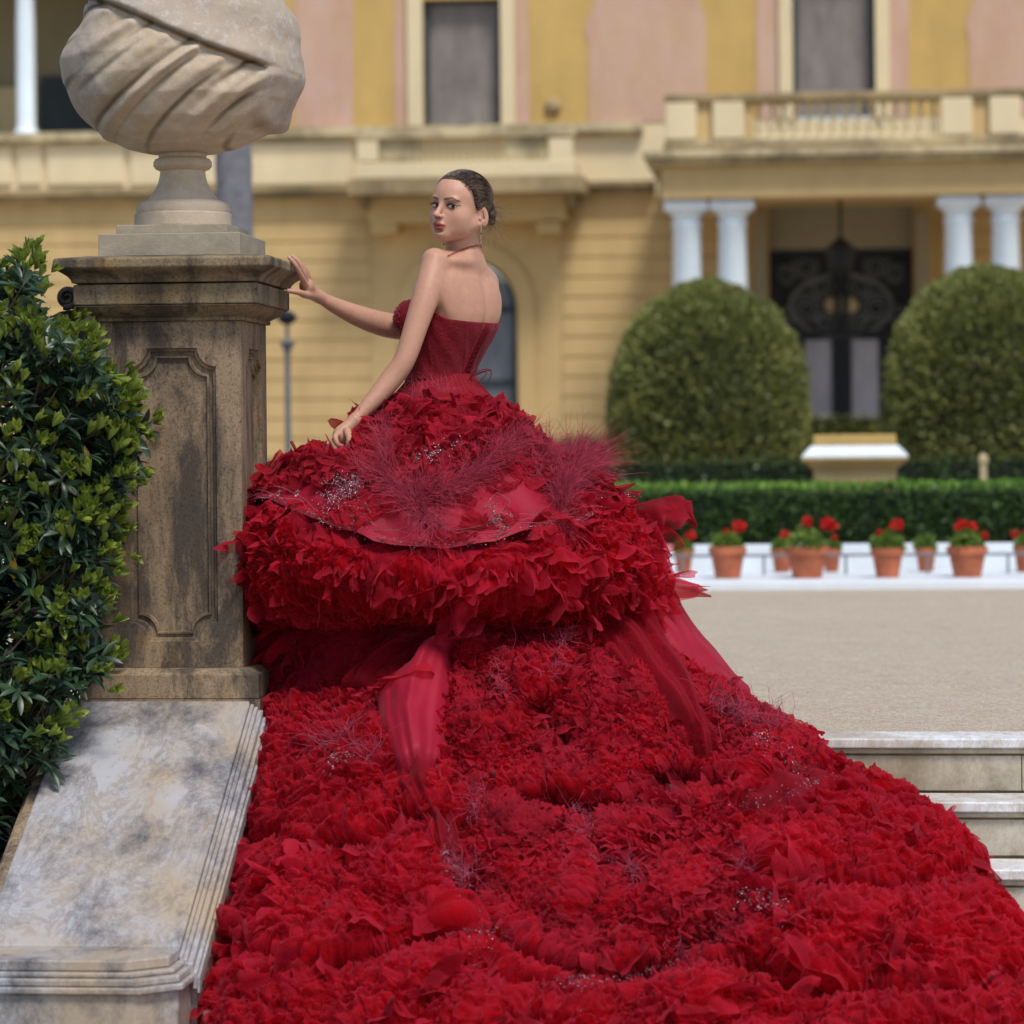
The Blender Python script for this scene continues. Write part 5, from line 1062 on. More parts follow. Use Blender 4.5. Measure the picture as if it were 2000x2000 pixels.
def dpos(px, py, lift=0.0):
    px = np.asarray(px, float); py = np.asarray(py, float)
    I = lambda k: np.interp(py, ROWS[:, 0], ROWS[:, k])
    l, r, yf, rb, bl, th = (I(k) for k in range(1, 7))
    u = np.clip((px - (l + r) / 2) / ((r - l) / 2), -1, 1)
    x = px - 1000; y = py - 880; rx = (x - y * ROLL) / FPX; rzz = (y + x * ROLL) / FPX
    Y1 = yf + rb * (1 - np.sqrt(1 - .985 * u * u))
    t = th * (1 - np.abs(u) ** 4 * .8) + lift + RELIEF[0] * (.036 * np.sin(px / 71.0 + 1.7 * np.sin(py / 83.0)) * np.sin(py / 47.0 + 1.3 * np.sin(px / 97.0)) + .018 * np.sin(px / 31.0 + py / 43.0)) * (1 - u * u)
    Y2 = (CAMZ + .552 * 9.99 - t) / (.552 + rzz + .552 * .105 * rx)
    Y = Y1 * (1 - bl) + Y2 * bl
    for cx_, cy_, rx_, ry_, a0, a1, dp in VAL:
        an = np.arctan2((py - cy_) / ry_, (px - cx_) / rx_); rr_ = np.hypot((px - cx_) / rx_, (py - cy_) / ry_); Y = Y + RELIEF[0] * dp * np.exp(-((rr_ - 1) * min(rx_, ry_) / 20.0) ** 2) * np.clip((an - a0) * 3, 0, 1) * np.clip((a1 - an) * 3, 0, 1)
    Y = Y + .09 * np.clip((800 - px) / 160, 0, 1) * np.clip((py - 1140) / 50, 0, 1) * np.clip((1450 - py) / 90, 0, 1)
    return np.stack([rx * Y, Y, CAMZ - rzz * Y], -1)
def dframe(px, py):
    e = 6.0; P = dpos(px, py); a = dpos(np.asarray(px) + e, py) - dpos(np.asarray(px) - e, py); b = dpos(px, np.asarray(py) + e) - dpos(px, np.asarray(py) - e)
    N = np.cross(b, a); N /= np.linalg.norm(N, axis=-1, keepdims=True); N = np.where((N @ (CAMP - np.array([0, 9.8, 0])))[..., None] < 0, -N, N)
    D = b / np.linalg.norm(b, axis=-1, keepdims=True); D = D - (D * N).sum(-1, keepdims=True) * N; D /= np.linalg.norm(D, axis=-1, keepdims=True); T = np.cross(N, D); return P, T, D, N
dress = npmesh('dress', rel(BV), BF, M['velvet'], person, True)
# skirt body: front sheet along the table, back sheet closing it
nr, nc = 150, 90
py = np.interp(np.linspace(0, 1, nr), np.linspace(0, 1, len(ROWS)), ROWS[:, 0]); uu = np.sin(np.linspace(-np.pi / 2, np.pi / 2, nc))
PY, UU = np.meshgrid(py, uu, indexing='ij'); Lr = np.interp(PY, ROWS[:, 0], ROWS[:, 1]); Rr = np.interp(PY, ROWS[:, 0], ROWS[:, 2]); PX = (Lr + Rr) / 2 + UU * (Rr - Lr) / 2
Fr = dpos(PX, PY, -.05); bl = np.interp(PY, ROWS[:, 0], ROWS[:, 5])[..., None]
Fr[..., 1] += (1 - bl[..., 0]) * .035
pleat = np.exp(-((PY - 760) / 60) ** 2) * np.sin(np.arcsin(UU) * 46 + np.sin(PY / 25)) * .006; Fr[..., 1] += pleat - np.exp(-((PY - 760) / 60) ** 2) * .035
edge = np.maximum(Fr[:, :1], Fr[:, -1:]); Bk = Fr.copy(); rbk = np.interp(PY, ROWS[:, 0], ROWS[:, 4]); Bk[..., 1] = Fr[:, :1, 1] * .5 + Fr[:, -1:, 1] * .5 + rbk * .8 * np.sqrt(np.maximum(0, 1 - UU ** 2))
Bk = Bk * (1 - bl) + (Fr + np.array([0, .03, -.04])) * bl
V = np.concatenate([Fr.reshape(-1, 3), Bk.reshape(-1, 3)]); id_ = np.arange(nr * nc).reshape(nr, nc); o_ = nr * nc
q = lambda A: np.stack([A[:-1, :-1], A[1:, :-1], A[1:, 1:], A[:-1, 1:]], -1).reshape(-1, 4)
Fq = np.concatenate([q(id_), q(id_ + o_)[:, ::-1], np.stack([id_[:-1, 0], id_[:-1, 0] + o_, id_[1:, 0] + o_, id_[1:, 0]], -1), np.stack([id_[:-1, -1], id_[1:, -1], id_[1:, -1] + o_, id_[:-1, -1] + o_], -1), np.stack([id_[-1, :-1], id_[-1, :-1] + o_, id_[-1, 1:] + o_, id_[-1, 1:]], -1)])
npmesh('skirt', rel(V), Fq, M['lining'], dress, True)
# ---- ruffles
def ruffles(name, px, py, W, L, folds, amp, phi, turn, mat, seed, na=40, nb=7, lift=0.0, crumple=.010, parent=None, curl=.3, vary=.35, hi=1.0):
    """gathered strips of tulle: the inner edge lies on the skirt, the outer edge runs in folds and crumples"""
    rng = np.random.default_rng(seed); n = len(px); P, T, D, N = dframe(px, py); P = P + N * lift
    th = rng.normal(size=n) * turn; c, s = np.cos(th)[:, None], np.sin(th)[:, None]; T2 = T * c + D * s; D2 = -T * s + D * c
    W = W * rng.uniform(1 - vary, 1 + vary, n); L = L * rng.uniform(.6, 1.5, n); ph = phi + rng.normal(size=n) * .30
    a = np.linspace(0, 1, na)[None, :, None]; b = np.linspace(0, 1, nb)[None, None, :]
    W_ = W[:, None, None]; L_ = L[:, None, None]; k = (folds * rng.uniform(.75, 1.3, n))[:, None, None] * 2 * np.pi; p1, p2, p3, p4 = (rng.uniform(0, 6.28, n)[:, None, None] for _ in range(4))
    A = amp * W_ * (1 + .5 * np.sin(k * .37 * a + p2) + .25 * np.sin(k * .83 * a + p4)); ends = np.abs(2 * a - 1) ** 5
    w1 = k * a + p1 + .9 * np.sin(k * .5 * a + p3) + b * 1.1 * np.sin(p4 + k * .2 * a); env = b ** .8
    fold = np.sin(w1); fold = np.sign(fold) * np.abs(fold) ** .9 + hi * (.30 * np.sin(2.3 * w1 + p2) + .16 * np.sin(5.1 * w1 + p3 + b * 2))
    sy = np.cos(w1 + .5 * np.sin(k * .41 * a + p2))
    t_ = (a - .5) * L_ * (1 + .12 * b) + sy * A * .8 * env
    d_ = b * W_ * (1 + .20 * np.sin(k * .6 * a + p3) + .10 * np.sin(k * 1.7 * a + p4)) * (1 - .25 * ends)
    ph_ = ph[:, None, None] + curl * np.sin(k * .5 * a + p3) + (b - .5) * (.5 * np.sin(p4) - curl * 1.6)
    n_ = d_ * np.sin(ph_) + fold * A * env - ends * W_ * .9; d_ = d_ * np.cos(ph_) + ((a - .5) ** 2) * L_ * (rng.normal(size=n)[:, None, None] * .9) + fold * A * .25 * env
    X = P[:, None, None] + T2[:, None, None] * t_[..., None] + D2[:, None, None] * d_[..., None] + N[:, None, None] * n_[..., None]
    if crumple:
        Q = X.reshape(-1, 3) + np.repeat(rng.uniform(-9, 9, (n, 3)), na * nb, 0); r1 = fbm(Q, 11.0, 3); r2 = fbm(Q + 5, 24.0, 2); cr_ = (1 - 2 * np.abs(np.tanh(r1 * 1.6))) * crumple + r2 * crumple * .35
        X = X + (N[:, None, None] * .8 + D2[:, None, None] * .4) * cr_.reshape(X.shape[:3])[..., None] * (b ** .5)[..., None]
    i0 = (np.arange(n) * na * nb)[:, None, None] + (np.arange(na) * nb)[None, :, None] + np.arange(nb)[None, None, :]
    F_ = np.stack([i0[:, :-1, :-1], i0[:, 1:, :-1], i0[:, 1:, 1:], i0[:, :-1, 1:]], -1).reshape(-1, 4)
    e_ = np.broadcast_to(b ** 6, (n, na, nb)).reshape(-1); tone = np.repeat(rng.uniform(0, 1, n), na * nb)
    return npmesh(name, rel(X.reshape(-1, 3)), F_, mat, parent or dress, True, kind='stuff', colors=np.stack([e_, tone, tone * 0, tone * 0 + 1], 1))
def streams(name, sx, sy, ang, length, step, W, wl, amp, phi, mat, seed, nb=6, lift=0.0, crumple=.008, wander=1.1, wsc=170.0, masks=(), flip=.12, hi=1.0, asp=.62):
    """long gathered rows of tulle that wander over the gown"""
    rng = np.random.default_rng(seed); m = len(sx); na = int(length / step); th = ang + rng.normal(size=m) * .5; x = np.array(sx, float); y = np.array(sy, float); PXs = []; PYs = []; spx = step * 655
    for i in range(na):
        PXs.append(x.copy()); PYs.append(y.copy()); q3 = np.stack([x / wsc, y / wsc, np.full(m, seed * 1.7)], 1); a_ = th + wander * fbm(q3, 1.0, 2); x = x + spx * np.cos(a_); y = y + spx * asp * np.sin(a_)
    X_ = np.stack(PXs, 1); Y_ = np.stack(PYs, 1); P, T0, D0, N = dframe(X_, Y_); T = np.gradient(P, axis=1); T /= np.linalg.norm(T, axis=2, keepdims=True) + 1e-9; D = np.cross(T, N); sg = np.sign((D * D0).sum(-1).mean(1)); sg = np.where(rng.uniform(size=m) < flip, -sg, sg); D = D * sg[:, None, None]
    s_ = np.concatenate([np.zeros((m, 1)), np.cumsum(np.linalg.norm(np.diff(P, axis=1), axis=2), axis=1)], 1)[..., None]; R1 = lambda: rng.uniform(0, 6.28, m)[:, None, None]; p1, p2, p3, p4, p5 = (R1() for _ in range(5))
    l = np.interp(Y_, ROWS[:, 0], ROWS[:, 1]); r = np.interp(Y_, ROWS[:, 0], ROWS[:, 2]); ok = np.clip(np.minimum(X_ - l - 8, r - 8 - X_) / 14, 0, 1)
    for pl_, keep in masks: ip = inpoly(X_.ravel(), Y_.ravel(), pl_).reshape(X_.shape); ok = ok * (ip if keep else ~ip)
    kk = np.ones(5) / 5; ok = np.stack([np.convolve(np.pad(o, 2, mode='edge'), kk, 'valid') for o in ok]); e_ = np.linspace(0, 1, na); ok = ok * np.clip(np.minimum(e_, 1 - e_) * 9, 0, 1)[None]; ok = ok[..., None]
    keepm = ok.max((1, 2)) > .3; b = np.linspace(0, 1, nb)[None, None, :]; wls = wl * rng.uniform(.75, 1.35, m)[:, None, None]; Wm = W * rng.uniform(.75, 1.25, m)[:, None, None]
    w1 = 2 * np.pi * s_ / wls + 1.5 * np.sin(2 * np.pi * s_ / (wls * 3.3) + p1) + .9 * np.sin(2 * np.pi * s_ / (wls * 1.9) + p2) + b * 1.3 * np.sin(2 * np.pi * s_ / (wls * 4.1) + p3) + p4
    ws = Wm * (1 + .22 * np.sin(2 * np.pi * s_ / (wls * 2.6) + p5) + .10 * np.sin(2 * np.pi * s_ / (wls * .77) + p2)) * ok; A = amp * ws * (1 + .45 * np.sin(2 * np.pi * s_ / (wls * 2.2) + p4)); env = b ** .85
    f1 = np.sin(w1); fold = np.sign(f1) * np.abs(f1) ** .85 + hi * (.28 * np.sin(2.3 * w1 + p2) + .15 * np.sin(4.7 * w1 + p3 + b * 2)); sy_ = np.cos(w1 + .5 * np.sin(w1 * .41 + p2))
    ph = phi + .42 * np.sin(2 * np.pi * s_ / (wls * 5.3) + p5) + .25 * np.sin(2 * np.pi * s_ / (wls * 2.9) + p1) + (b - .5) * -.7 * (1 + .6 * np.sin(2 * np.pi * s_ / (wls * 3.7) + p4))
    d_ = b * ws; n_ = d_ * np.sin(ph) + fold * A * env - (1 - ok) * .03; d2 = d_ * np.cos(ph) + fold * A * .25 * env; t_ = sy_ * A * .85 * env
    X = P[:, :, None] + N[:, :, None] * (n_ + lift)[..., None] + D[:, :, None] * d2[..., None] + T[:, :, None] * t_[..., None]
    if crumple:
        Q = X.reshape(-1, 3) + np.repeat(rng.uniform(-9, 9, (m, 3)), na * nb, 0); r1 = fbm(Q, 12.0, 3); r2 = fbm(Q + 5, 30.0, 2); cr_ = (1 - 2 * np.abs(np.tanh(r1 * 1.6))) * crumple + r2 * crumple * .35
        X = X + (N[:, :, None] * .8 + D[:, :, None] * .4) * (cr_.reshape(X.shape[:3]) * (b ** .5) * ok)[..., None]
    i0 = (np.arange(m) * na * nb)[:, None, None] + (np.arange(na) * nb)[None, :, None] + np.arange(nb)[None, None, :]; F_ = np.stack([i0[:, :-1, :-1], i0[:, 1:, :-1], i0[:, 1:, 1:], i0[:, :-1, 1:]], -1)
    fm_ = ((ok[:, :-1, 0] > .05) | (ok[:, 1:, 0] > .05)) & keepm[:, None]; F_ = F_[fm_].reshape(-1, 4); used = np.unique(F_); mp = np.zeros(m * na * nb, int); mp[used] = np.arange(len(used))
    ec = np.broadcast_to(b ** 6, (m, na, nb)).reshape(-1); tone = np.repeat(rng.uniform(0, 1, m), na * nb); colr = np.stack([ec, tone, tone * 0, tone * 0 + 1], 1)
    print(name, 'quads', len(F_)); return npmesh(name, rel(X.reshape(-1, 3)[used]), mp[F_], mat, dress, True, kind='stuff', colors=colr[used])
def crush(name, y0, y1, nr, nc, sc, amp, lat, lift, mat, seed, hem=0.0, mask=None, u0=-.985, u1=.985, fine=.6, bg=1.0):
    """one crushed layer of tulle lying over the train, cut where the mask is empty"""
    rng = np.random.default_rng(seed); yy, uu = np.meshgrid(np.linspace(y0, y1, nr), np.linspace(u0, u1, nc), indexing='ij'); l = np.interp(yy, ROWS[:, 0], ROWS[:, 1]); r = np.interp(yy, ROWS[:, 0], ROWS[:, 2]); xx = (l + r) / 2 + uu * (r - l) / 2
    P, T, D, N = dframe(xx, yy); Q = P.reshape(-1, 3) + rng.uniform(-40, 40, 3); W_ = np.stack([perlin(Q * sc * .55 + 7.1 * j) for j in range(3)], 1); Qw = Q + W_ * (.75 / sc)
    h = ridged(Qw, sc, 3, .5) - .9; h2 = ridged(Qw + 31, sc * 2.7, 2, .5) - .7; big = perlin(Q * sc * .33 + 3); h = (h + 1.0 * bg * big) * amp + h2 * amp * fine
    g1 = perlin(Qw * sc * 1.1 + 51) * lat + perlin(Qw * sc * 3.1 + 52) * lat * .35; g2 = perlin(Qw * sc * 1.1 + 61) * lat + perlin(Qw * sc * 3.1 + 62) * lat * .35
    sh = yy.shape; h, g1, g2 = (v.reshape(sh) for v in (h, g1, g2)); e = np.clip(np.minimum((1 - np.abs(uu)) * 14, 1), 0, 1)
    X = P + N * ((h + lift) * e - (1 - e) * .0)[..., None] + T * (g1)[..., None] + D * (g2)[..., None]; F_ = q(np.arange(nr * nc).reshape(nr, nc)); 
    if mask is not None:
        cx = (xx[:-1, :-1] + xx[1:, 1:]) / 2; cy = (yy[:-1, :-1] + yy[1:, 1:]) / 2; F_ = F_[mask(cx.ravel(), cy.ravel())]
    rid = np.clip((h / amp) * .5 + .2, 0, 1).reshape(-1); tone = np.clip(.5 + big, 0, 1)
    return npmesh(name, rel(X.reshape(-1, 3)), F_, mat, dress, True, kind='stuff', colors=np.stack([rid * 0, tone, tone * 0, tone * 0 + 1], 1))
q = lambda A: np.stack([A[:-1, :-1], A[1:, :-1], A[1:, 1:], A[:-1, 1:]], -1).reshape(-1, 4)
def inpoly(px, py, poly):
    poly = np.array(poly, float); r = np.zeros(len(px), bool); j = len(poly) - 1
    for i in range(len(poly)):
        xi, yi = poly[i]; xj, yj = poly[j]; c = ((yi > py) != (yj > py)) & (px < (xj - xi) * (py - yi) / (yj - yi + 1e-9) + xi); r ^= c; j = i
    return r
SAT1 = [(905, 1185), (960, 1175), (900, 1260), (868, 1340), (866, 1430), (850, 1478), (808, 1496), (775, 1490), (748, 1430), (755, 1390), (830, 1330), (870, 1250)]
SAT2 = [(1225, 1150), (1300, 1170), (1360, 1260), (1440, 1350), (1470, 1380), (1400, 1370), (1330, 1290), (1250, 1210)]
SAT3 = [(1440, 1575), (1560, 1550), (1630, 1500), (1670, 1530), (1590, 1570), (1490, 1620), (1420, 1600)]
SAT4 = [(500, 985), (560, 955), (700, 960), (760, 1000), (880, 1020), (960, 970), (1060, 960), (1110, 1000), (1170, 960), (1200, 1000), (1100, 1035), (1010, 1050), (880, 1070), (760, 1060), (660, 1035), (590, 1000)]
FINE = [(930, 1190), (1060, 1170), (1200, 1220), (1330, 1300), (1480, 1390), (1560, 1430), (1620, 1500), (1560, 1560), (1420, 1560), (1430, 1640), (1480, 1720), (1480, 1830), (1400, 1900), (1250, 1960), (1100, 1950), (960, 1870), (880, 1760), (850, 1640), (900, 1540), (880, 1420), (880, 1320)]
UP = [(712, 792), (990, 790), (1055, 850), (1105, 905), (1120, 950), (1060, 975), (1000, 945), (930, 935), (880, 975), (800, 990), (740, 975), (700, 945), (650, 935), (640, 905), (692, 905), (692, 830)]
UL = [(480, 890), (560, 860), (636, 880), (636, 912), (692, 915), (700, 940), (640, 950), (560, 950), (500, 972), (478, 972)]
UR = [(1040, 850), (1110, 900), (1160, 945), (1200, 985), (1230, 1010), (1180, 1010), (1130, 960), (1060, 900)]
def scatter(n, x0, x1, y0, y1, seed, minc=None):
    r = np.random.default_rng(seed); px = r.uniform(x0, x1, n); py = r.uniform(y0, y1, n); l = np.interp(py, ROWS[:, 0], ROWS[:, 1]); rr = np.interp(py, ROWS[:, 0], ROWS[:, 2]); m = (px > l + 4) & (px < rr - 4); return px[m], py[m]
HX = np.array([478, 540, 600, 660, 740, 860, 960, 1040, 1110, 1170, 1210, 1250]); HY = np.array([985, 995, 1015, 1045, 1068, 1080, 1070, 1055, 1050, 1015, 985, 990])
# crushed tulle of the train in overlapping layers, then loose frills over it
nin = lambda x, y: ~inpoly(x, y, SAT1) & ~inpoly(x, y, SAT3) & ~inpoly(x, y, FINE)
infine = lambda x, y: inpoly(x, y, FINE) & ~inpoly(x, y, SAT1)
for k in range(3): crush('crushed_tulle', 1360, 2138, 290, 520, 12.5 + 1.5 * k, .026, .030, .012 + .012 * k, M['tulle'], 200 + k, mask=nin)
for k in range(3): crush('crushed_tulle', 1165, 1985, 360, 500, 26 + 3 * k, .0135, .0155, .010 + .011 * k, M['tulle_fine'], 210 + k, mask=infine, u0=-.62, u1=.93)
crush('crushed_tulle', 985, 1178, 120, 420, 15, .022, .024, .030, M['tulle'], 221, mask=lambda x, y: (x > 1165 - (1080 - y) * .3) | (x < 520 - (1080 - y) * .1) | (y > np.interp(x, HX, HY) + 62))
crush('crushed_tulle', 990, 1178, 120, 420, 14, .018, .024, .052, M['tulle'], 222, mask=lambda x, y: (y > np.interp(x, HX, HY) + 22 + 14 * np.sin(x / 23.0) + 8 * np.sin(x / 9.0)) & (y < np.interp(x, HX, HY) + 105 + 10 * np.sin(x / 17.0)))
for k in range(2): crush('crushed_tulle', 780, 1012, 150, 360, 19 + k, .015, .018, .032 + .010 * k, M['tulle_fine'], 230 + k, mask=lambda x, y: inpoly(x, y, UP) | inpoly(x, y, UL) | inpoly(x, y, UR))
HIP = lambda x, y: (y > 925) & (y < np.interp(x, HX, HY) - 12) & (np.sin(x / 37.0 + 1.3) + np.sin(y / 13.0 + x / 61.0) + .5 * np.sin(x / 11.0) > .35) & (x > 540) & (x < 1190)
crush('crushed_tulle', 900, 1085, 110, 420, 17, .012, .016, .046, M['tulle_fine'], 225, mask=HIP)
crush('crushed_tulle', 1150, 1440, 110, 300, 9, .026, .03, .02, M['tulle'], 220, mask=lambda x, y: ~inpoly(x, y, SAT1) & ~inpoly(x, y, SAT2) & ~inpoly(x, y, FINE))
crush('sheer_veil', 1385, 2138, 290, 500, 15, .022, .030, .058, M['sheer'], 240, mask=nin, fine=.75, bg=.5)
crush('sheer_veil', 1190, 1985, 300, 420, 25, .014, .018, .040, M['sheer'], 241, mask=lambda x, y: infine(x, y) & (np.sin(x / 41.0 + y / 67.0) + np.sin(y / 29.0 - x / 53.0) > -.3), u0=-.62, u1=.93, fine=.75, bg=.5)
crush('sheer_veil', 1000, 1185, 130, 420, 16, .018, .024, .075, M['sheer'], 242, mask=lambda x, y: (y > np.interp(x, HX, HY) + 30 + 14 * np.sin(x / 19.0)), fine=.7, bg=.5)
MK = [(SAT1, False), (SAT3, False), (FINE, False)]
px, py = scatter(150, 330, 2050, 1400, 2150, 21)
streams('tulle_ruffle', px - 120, py, .15, .50, .0065, .085, .075, .22, .75, M['tulle'], 22, 7, .015, .014, 1.1, 190, MK, hi=1.4)
px, py = scatter(420, 820, 1640, 1170, 1970, 23); m = inpoly(px, py, FINE); streams('fine_frill', px[m] - 60, py[m], .2, .30, .0042, .042, .034, .24, .9, M['tulle_fine'], 24, 5, .014, .008, 1.8, 90, [(FINE, True), (SAT1, False)], .3, 1.0)
# loose airy edges of the train
r = np.random.default_rng(301); py = r.uniform(1470, 1640, 60); px = np.interp(py, ROWS[:, 0], ROWS[:, 2]) - r.uniform(34, 80, 60); ruffles('sheer_ruffle', px, py, .060, .24, 3.4, .17, .5, .45, M['sheer'], 302, 50, 8, -.02, .024, hi=.5)
r = np.random.default_rng(303); py = r.uniform(1400, 2050, 80); px = np.interp(py, ROWS[:, 0], ROWS[:, 1]) + r.uniform(8, 40, 80); ruffles('sheer_ruffle', px, py, .05, .20, 3.4, .17, .5, .45, M['sheer'], 304, 50, 8, -.02, .022, hi=.5)
# gathered ruffle bands along the overskirt hem
hemx = np.array([478, 540, 600, 660, 740, 860, 960, 1040, 1110, 1170, 1210, 1250]); hemy = np.array([985, 995, 1015, 1045, 1068, 1080, 1070, 1055, 1050, 1015, 985, 990])
for k, (dy, n, W) in enumerate(((40, 22, .095), (18, 24, .10), (0, 24, .095))):
    r = np.random.default_rng(30 + k); px = np.linspace(482, 1235, n) + r.normal(size=n) * 8; py = np.interp(px, hemx, hemy) + dy + r.normal(size=n) * 5
    ruffles('hem_ruffle', px, py, W, .27, 5.0, .12, .20 + .06 * (2 - k), .14, M['tulle'], 33 + k, 64, 8, .012 + .012 * (2 - k), .020, curl=.22, vary=.12, hi=.5)
# right flank: soft tulle standing off the hem
r = np.random.default_rng(41); px = r.uniform(1130, 1285, 90); py = r.uniform(1000, 1170, 90); m = px < np.interp(py, ROWS[:, 0], ROWS[:, 2]) - 22; ruffles('tulle_ruffle', px[m], py[m], .095, .26, 2.6, .32, .45, .6, M['tulle'], 42, 40, 7, .0, .014)
px = np.array([1200, 1225, 1245, 1262, 1272, 1282, 1290, 1292]); py = np.array([978, 992, 1015, 1045, 1075, 1110, 1140, 1165]); ruffles('sheer_ruffle', px, py, .085, .16, 2.5, .3, .9, .9, M['sheer'], 52, 40, 8, .0, .012)
r = np.random.default_rng(43); py = r.uniform(985, 1400, 60); px = np.interp(py, ROWS[:, 0], ROWS[:, 1]) + r.uniform(52, 80, 60); ruffles('tulle_ruffle', px, py, .085, .22, 2.6, .34, .5, .6, M['tulle'], 44, 36, 6, -.015, .013)
# smooth organza panels laid over the frame
def panel(name, rows, mat, lift, wr=.004, nc=44, nr=60, seed=1, edge=0.02):
    rows = np.array(rows, float); t = np.linspace(0, 1, nr); ti = np.linspace(0, 1, len(rows)); A = np.stack([np.interp(t, ti, rows[:, k]) for k in range(4)], 1)
    u = np.linspace(0, 1, nc)[None, :, None]; Pp = A[:, None, :2] * (1 - u) + A[:, None, 2:] * u
    RELIEF[0] = 0.0; P, T, D, N = dframe(Pp[..., 0], Pp[..., 1]); RELIEF[0] = 1.0; uu_ = u[..., 0]; arch = np.sin(np.pi * uu_) ** .5
    h = lift * (arch) - .02 * (1 - arch) + wr * np.sin(uu_ * 17 + 1.6 * np.sin(t[:, None] * 3 + seed)) + wr * .8 * np.sin(uu_ * 8 + t[:, None] * 3 + seed) + wr * .35 * np.sin(uu_ * 41 + 2 * np.sin(t[:, None] * 6 + seed)) + wr * .5 * np.sin(t[:, None] * 16 + uu_ * 6)
    h = h - (lift + .05) * np.clip((t[:, None] - .86) / .14, 0, 1) ** 1.5 - (lift + .03) * np.clip((.06 - t[:, None]) / .06, 0, 1)
    X = P + N * h[..., None]; i_ = np.arange(nr * nc).reshape(nr, nc); return npmesh(name, rel(X.reshape(-1, 3)), q(i_), mat, dress, True)
panel('organza_panel', [(900, 1185, 975, 1172), (850, 1255, 930, 1230), (790, 1330, 890, 1290), (738, 1385, 886, 1360), (736, 1440, 878, 1430), (768, 1520, 872, 1490), (795, 1550, 852, 1535)], M['satin'], .105, .006, seed=2)
panel('organza_panel', [(1200, 1140, 1300, 1130), (1225, 1200, 1332, 1190), (1280, 1270, 1385, 1260), (1350, 1330, 1440, 1330), (1420, 1370, 1490, 1385)], M['satin'], .05, .006, seed=3)
panel('tulle_drape', [(1400, 1575, 1600, 1500), (1440, 1610, 1660, 1530), (1480, 1640, 1680, 1580)], M['tulle'], .045, .012, seed=4)
panel('organza_panel', [(1050, 1060, 1000, 1140), (1100, 1120, 1020, 1200), (1180, 1250, 1080, 1290), (1260, 1330, 1180, 1380)], M['tulle'], .07, .012, seed=6) if False else None
panel('beaded_overskirt', [(640, 880, 1060, 860), (560, 930, 1120, 905), (492, 975, 1165, 945), (486, 985, 1200, 985)], M['satin'], .018, .003, 70, 30, 5) if False else None
panel('tulle_drape', [(1120, 1150, 1215, 1145), (1160, 1240, 1275, 1230), (1215, 1330, 1335, 1320), (1290, 1430, 1390, 1430), (1340, 1490, 1430, 1500)], M['tulle'], .075, .014, seed=7)
panel('tulle_drape', [(985, 1160, 1060, 1155), (1000, 1220, 1090, 1200), (1050, 1290, 1130, 1260)], M['tulle'], .07, .014, seed=8)
panel('tulle_drape', [(800, 1190, 895, 1180), (745, 1255, 850, 1245), (690, 1320, 790, 1310), (660, 1370, 740, 1375)], M['tulle'], .055, .012, seed=9)
panel('tulle_drape', [(765, 1500, 870, 1490), (770, 1560, 880, 1560), (830, 1630, 900, 1640), (850, 1690, 880, 1700)], M['tulle'], .065, .014, seed=10)
# beaded overskirt: a sheet that follows the scalloped hem line
nr2, nc2 = 40, 120; u = np.linspace(0, 1, nc2)[None, :]; v = np.linspace(0, 1, nr2)[:, None]
xt = 640 + u * 400; yt_ = 885 - 20 * np.sin(np.pi * u); xb = 484 + u * 726; yb_ = np.interp(xb, hemx, hemy) - 4
Xp = xt * (1 - v) + xb * v; Yp = yt_ * (1 - v) + yb_ * v; P, T, D, N = dframe(Xp, Yp); h = .028 + .006 * np.sin(u * 47 + 3 * np.sin(v * 4)) * v + .012 * np.sin(u * 17 + v * 3) * np.sin(v * 2.5) + .006 * np.sin(u * 29 - v * 7) + .02 * np.clip((v - .9) * 10, 0, 1) * np.abs(np.sin(u * 12))
i_ = np.arange(nr2 * nc2).reshape(nr2, nc2); npmesh('beaded_overskirt', rel((P + N * h[..., None]).reshape(-1, 3)), q(i_), M['satin'], dress, True)
# frills above it are raised so they sit on the sheet
px, py = scatter(120, 640, 1120, 785, 990, 47); m = inpoly(px, py, UP); streams('fine_frill', px[m] - 50, py[m], .1, .28, .0042, .052, .040, .24, .75, M['tulle_fine'], 48, 5, .040, .007, 1.6, 80, [(UP, True)], .2, .6)
px, py = scatter(90, 450, 720, 870, 985, 49); streams('fine_frill', px - 40, py, .0, .26, .0042, .052, .040, .24, .65, M['tulle_fine'], 50, 5, .040, .007, 1.2, 80, [(UL, True)], .15, .6)
px, py = scatter(60, 1000, 1230, 850, 1010, 63); streams('fine_frill', px - 40, py, .6, .24, .0042, .06, .045, .24, .75, M['tulle_fine'], 64, 5, .040, .007, 1.2, 80, [(UR, True)], .15, .6)
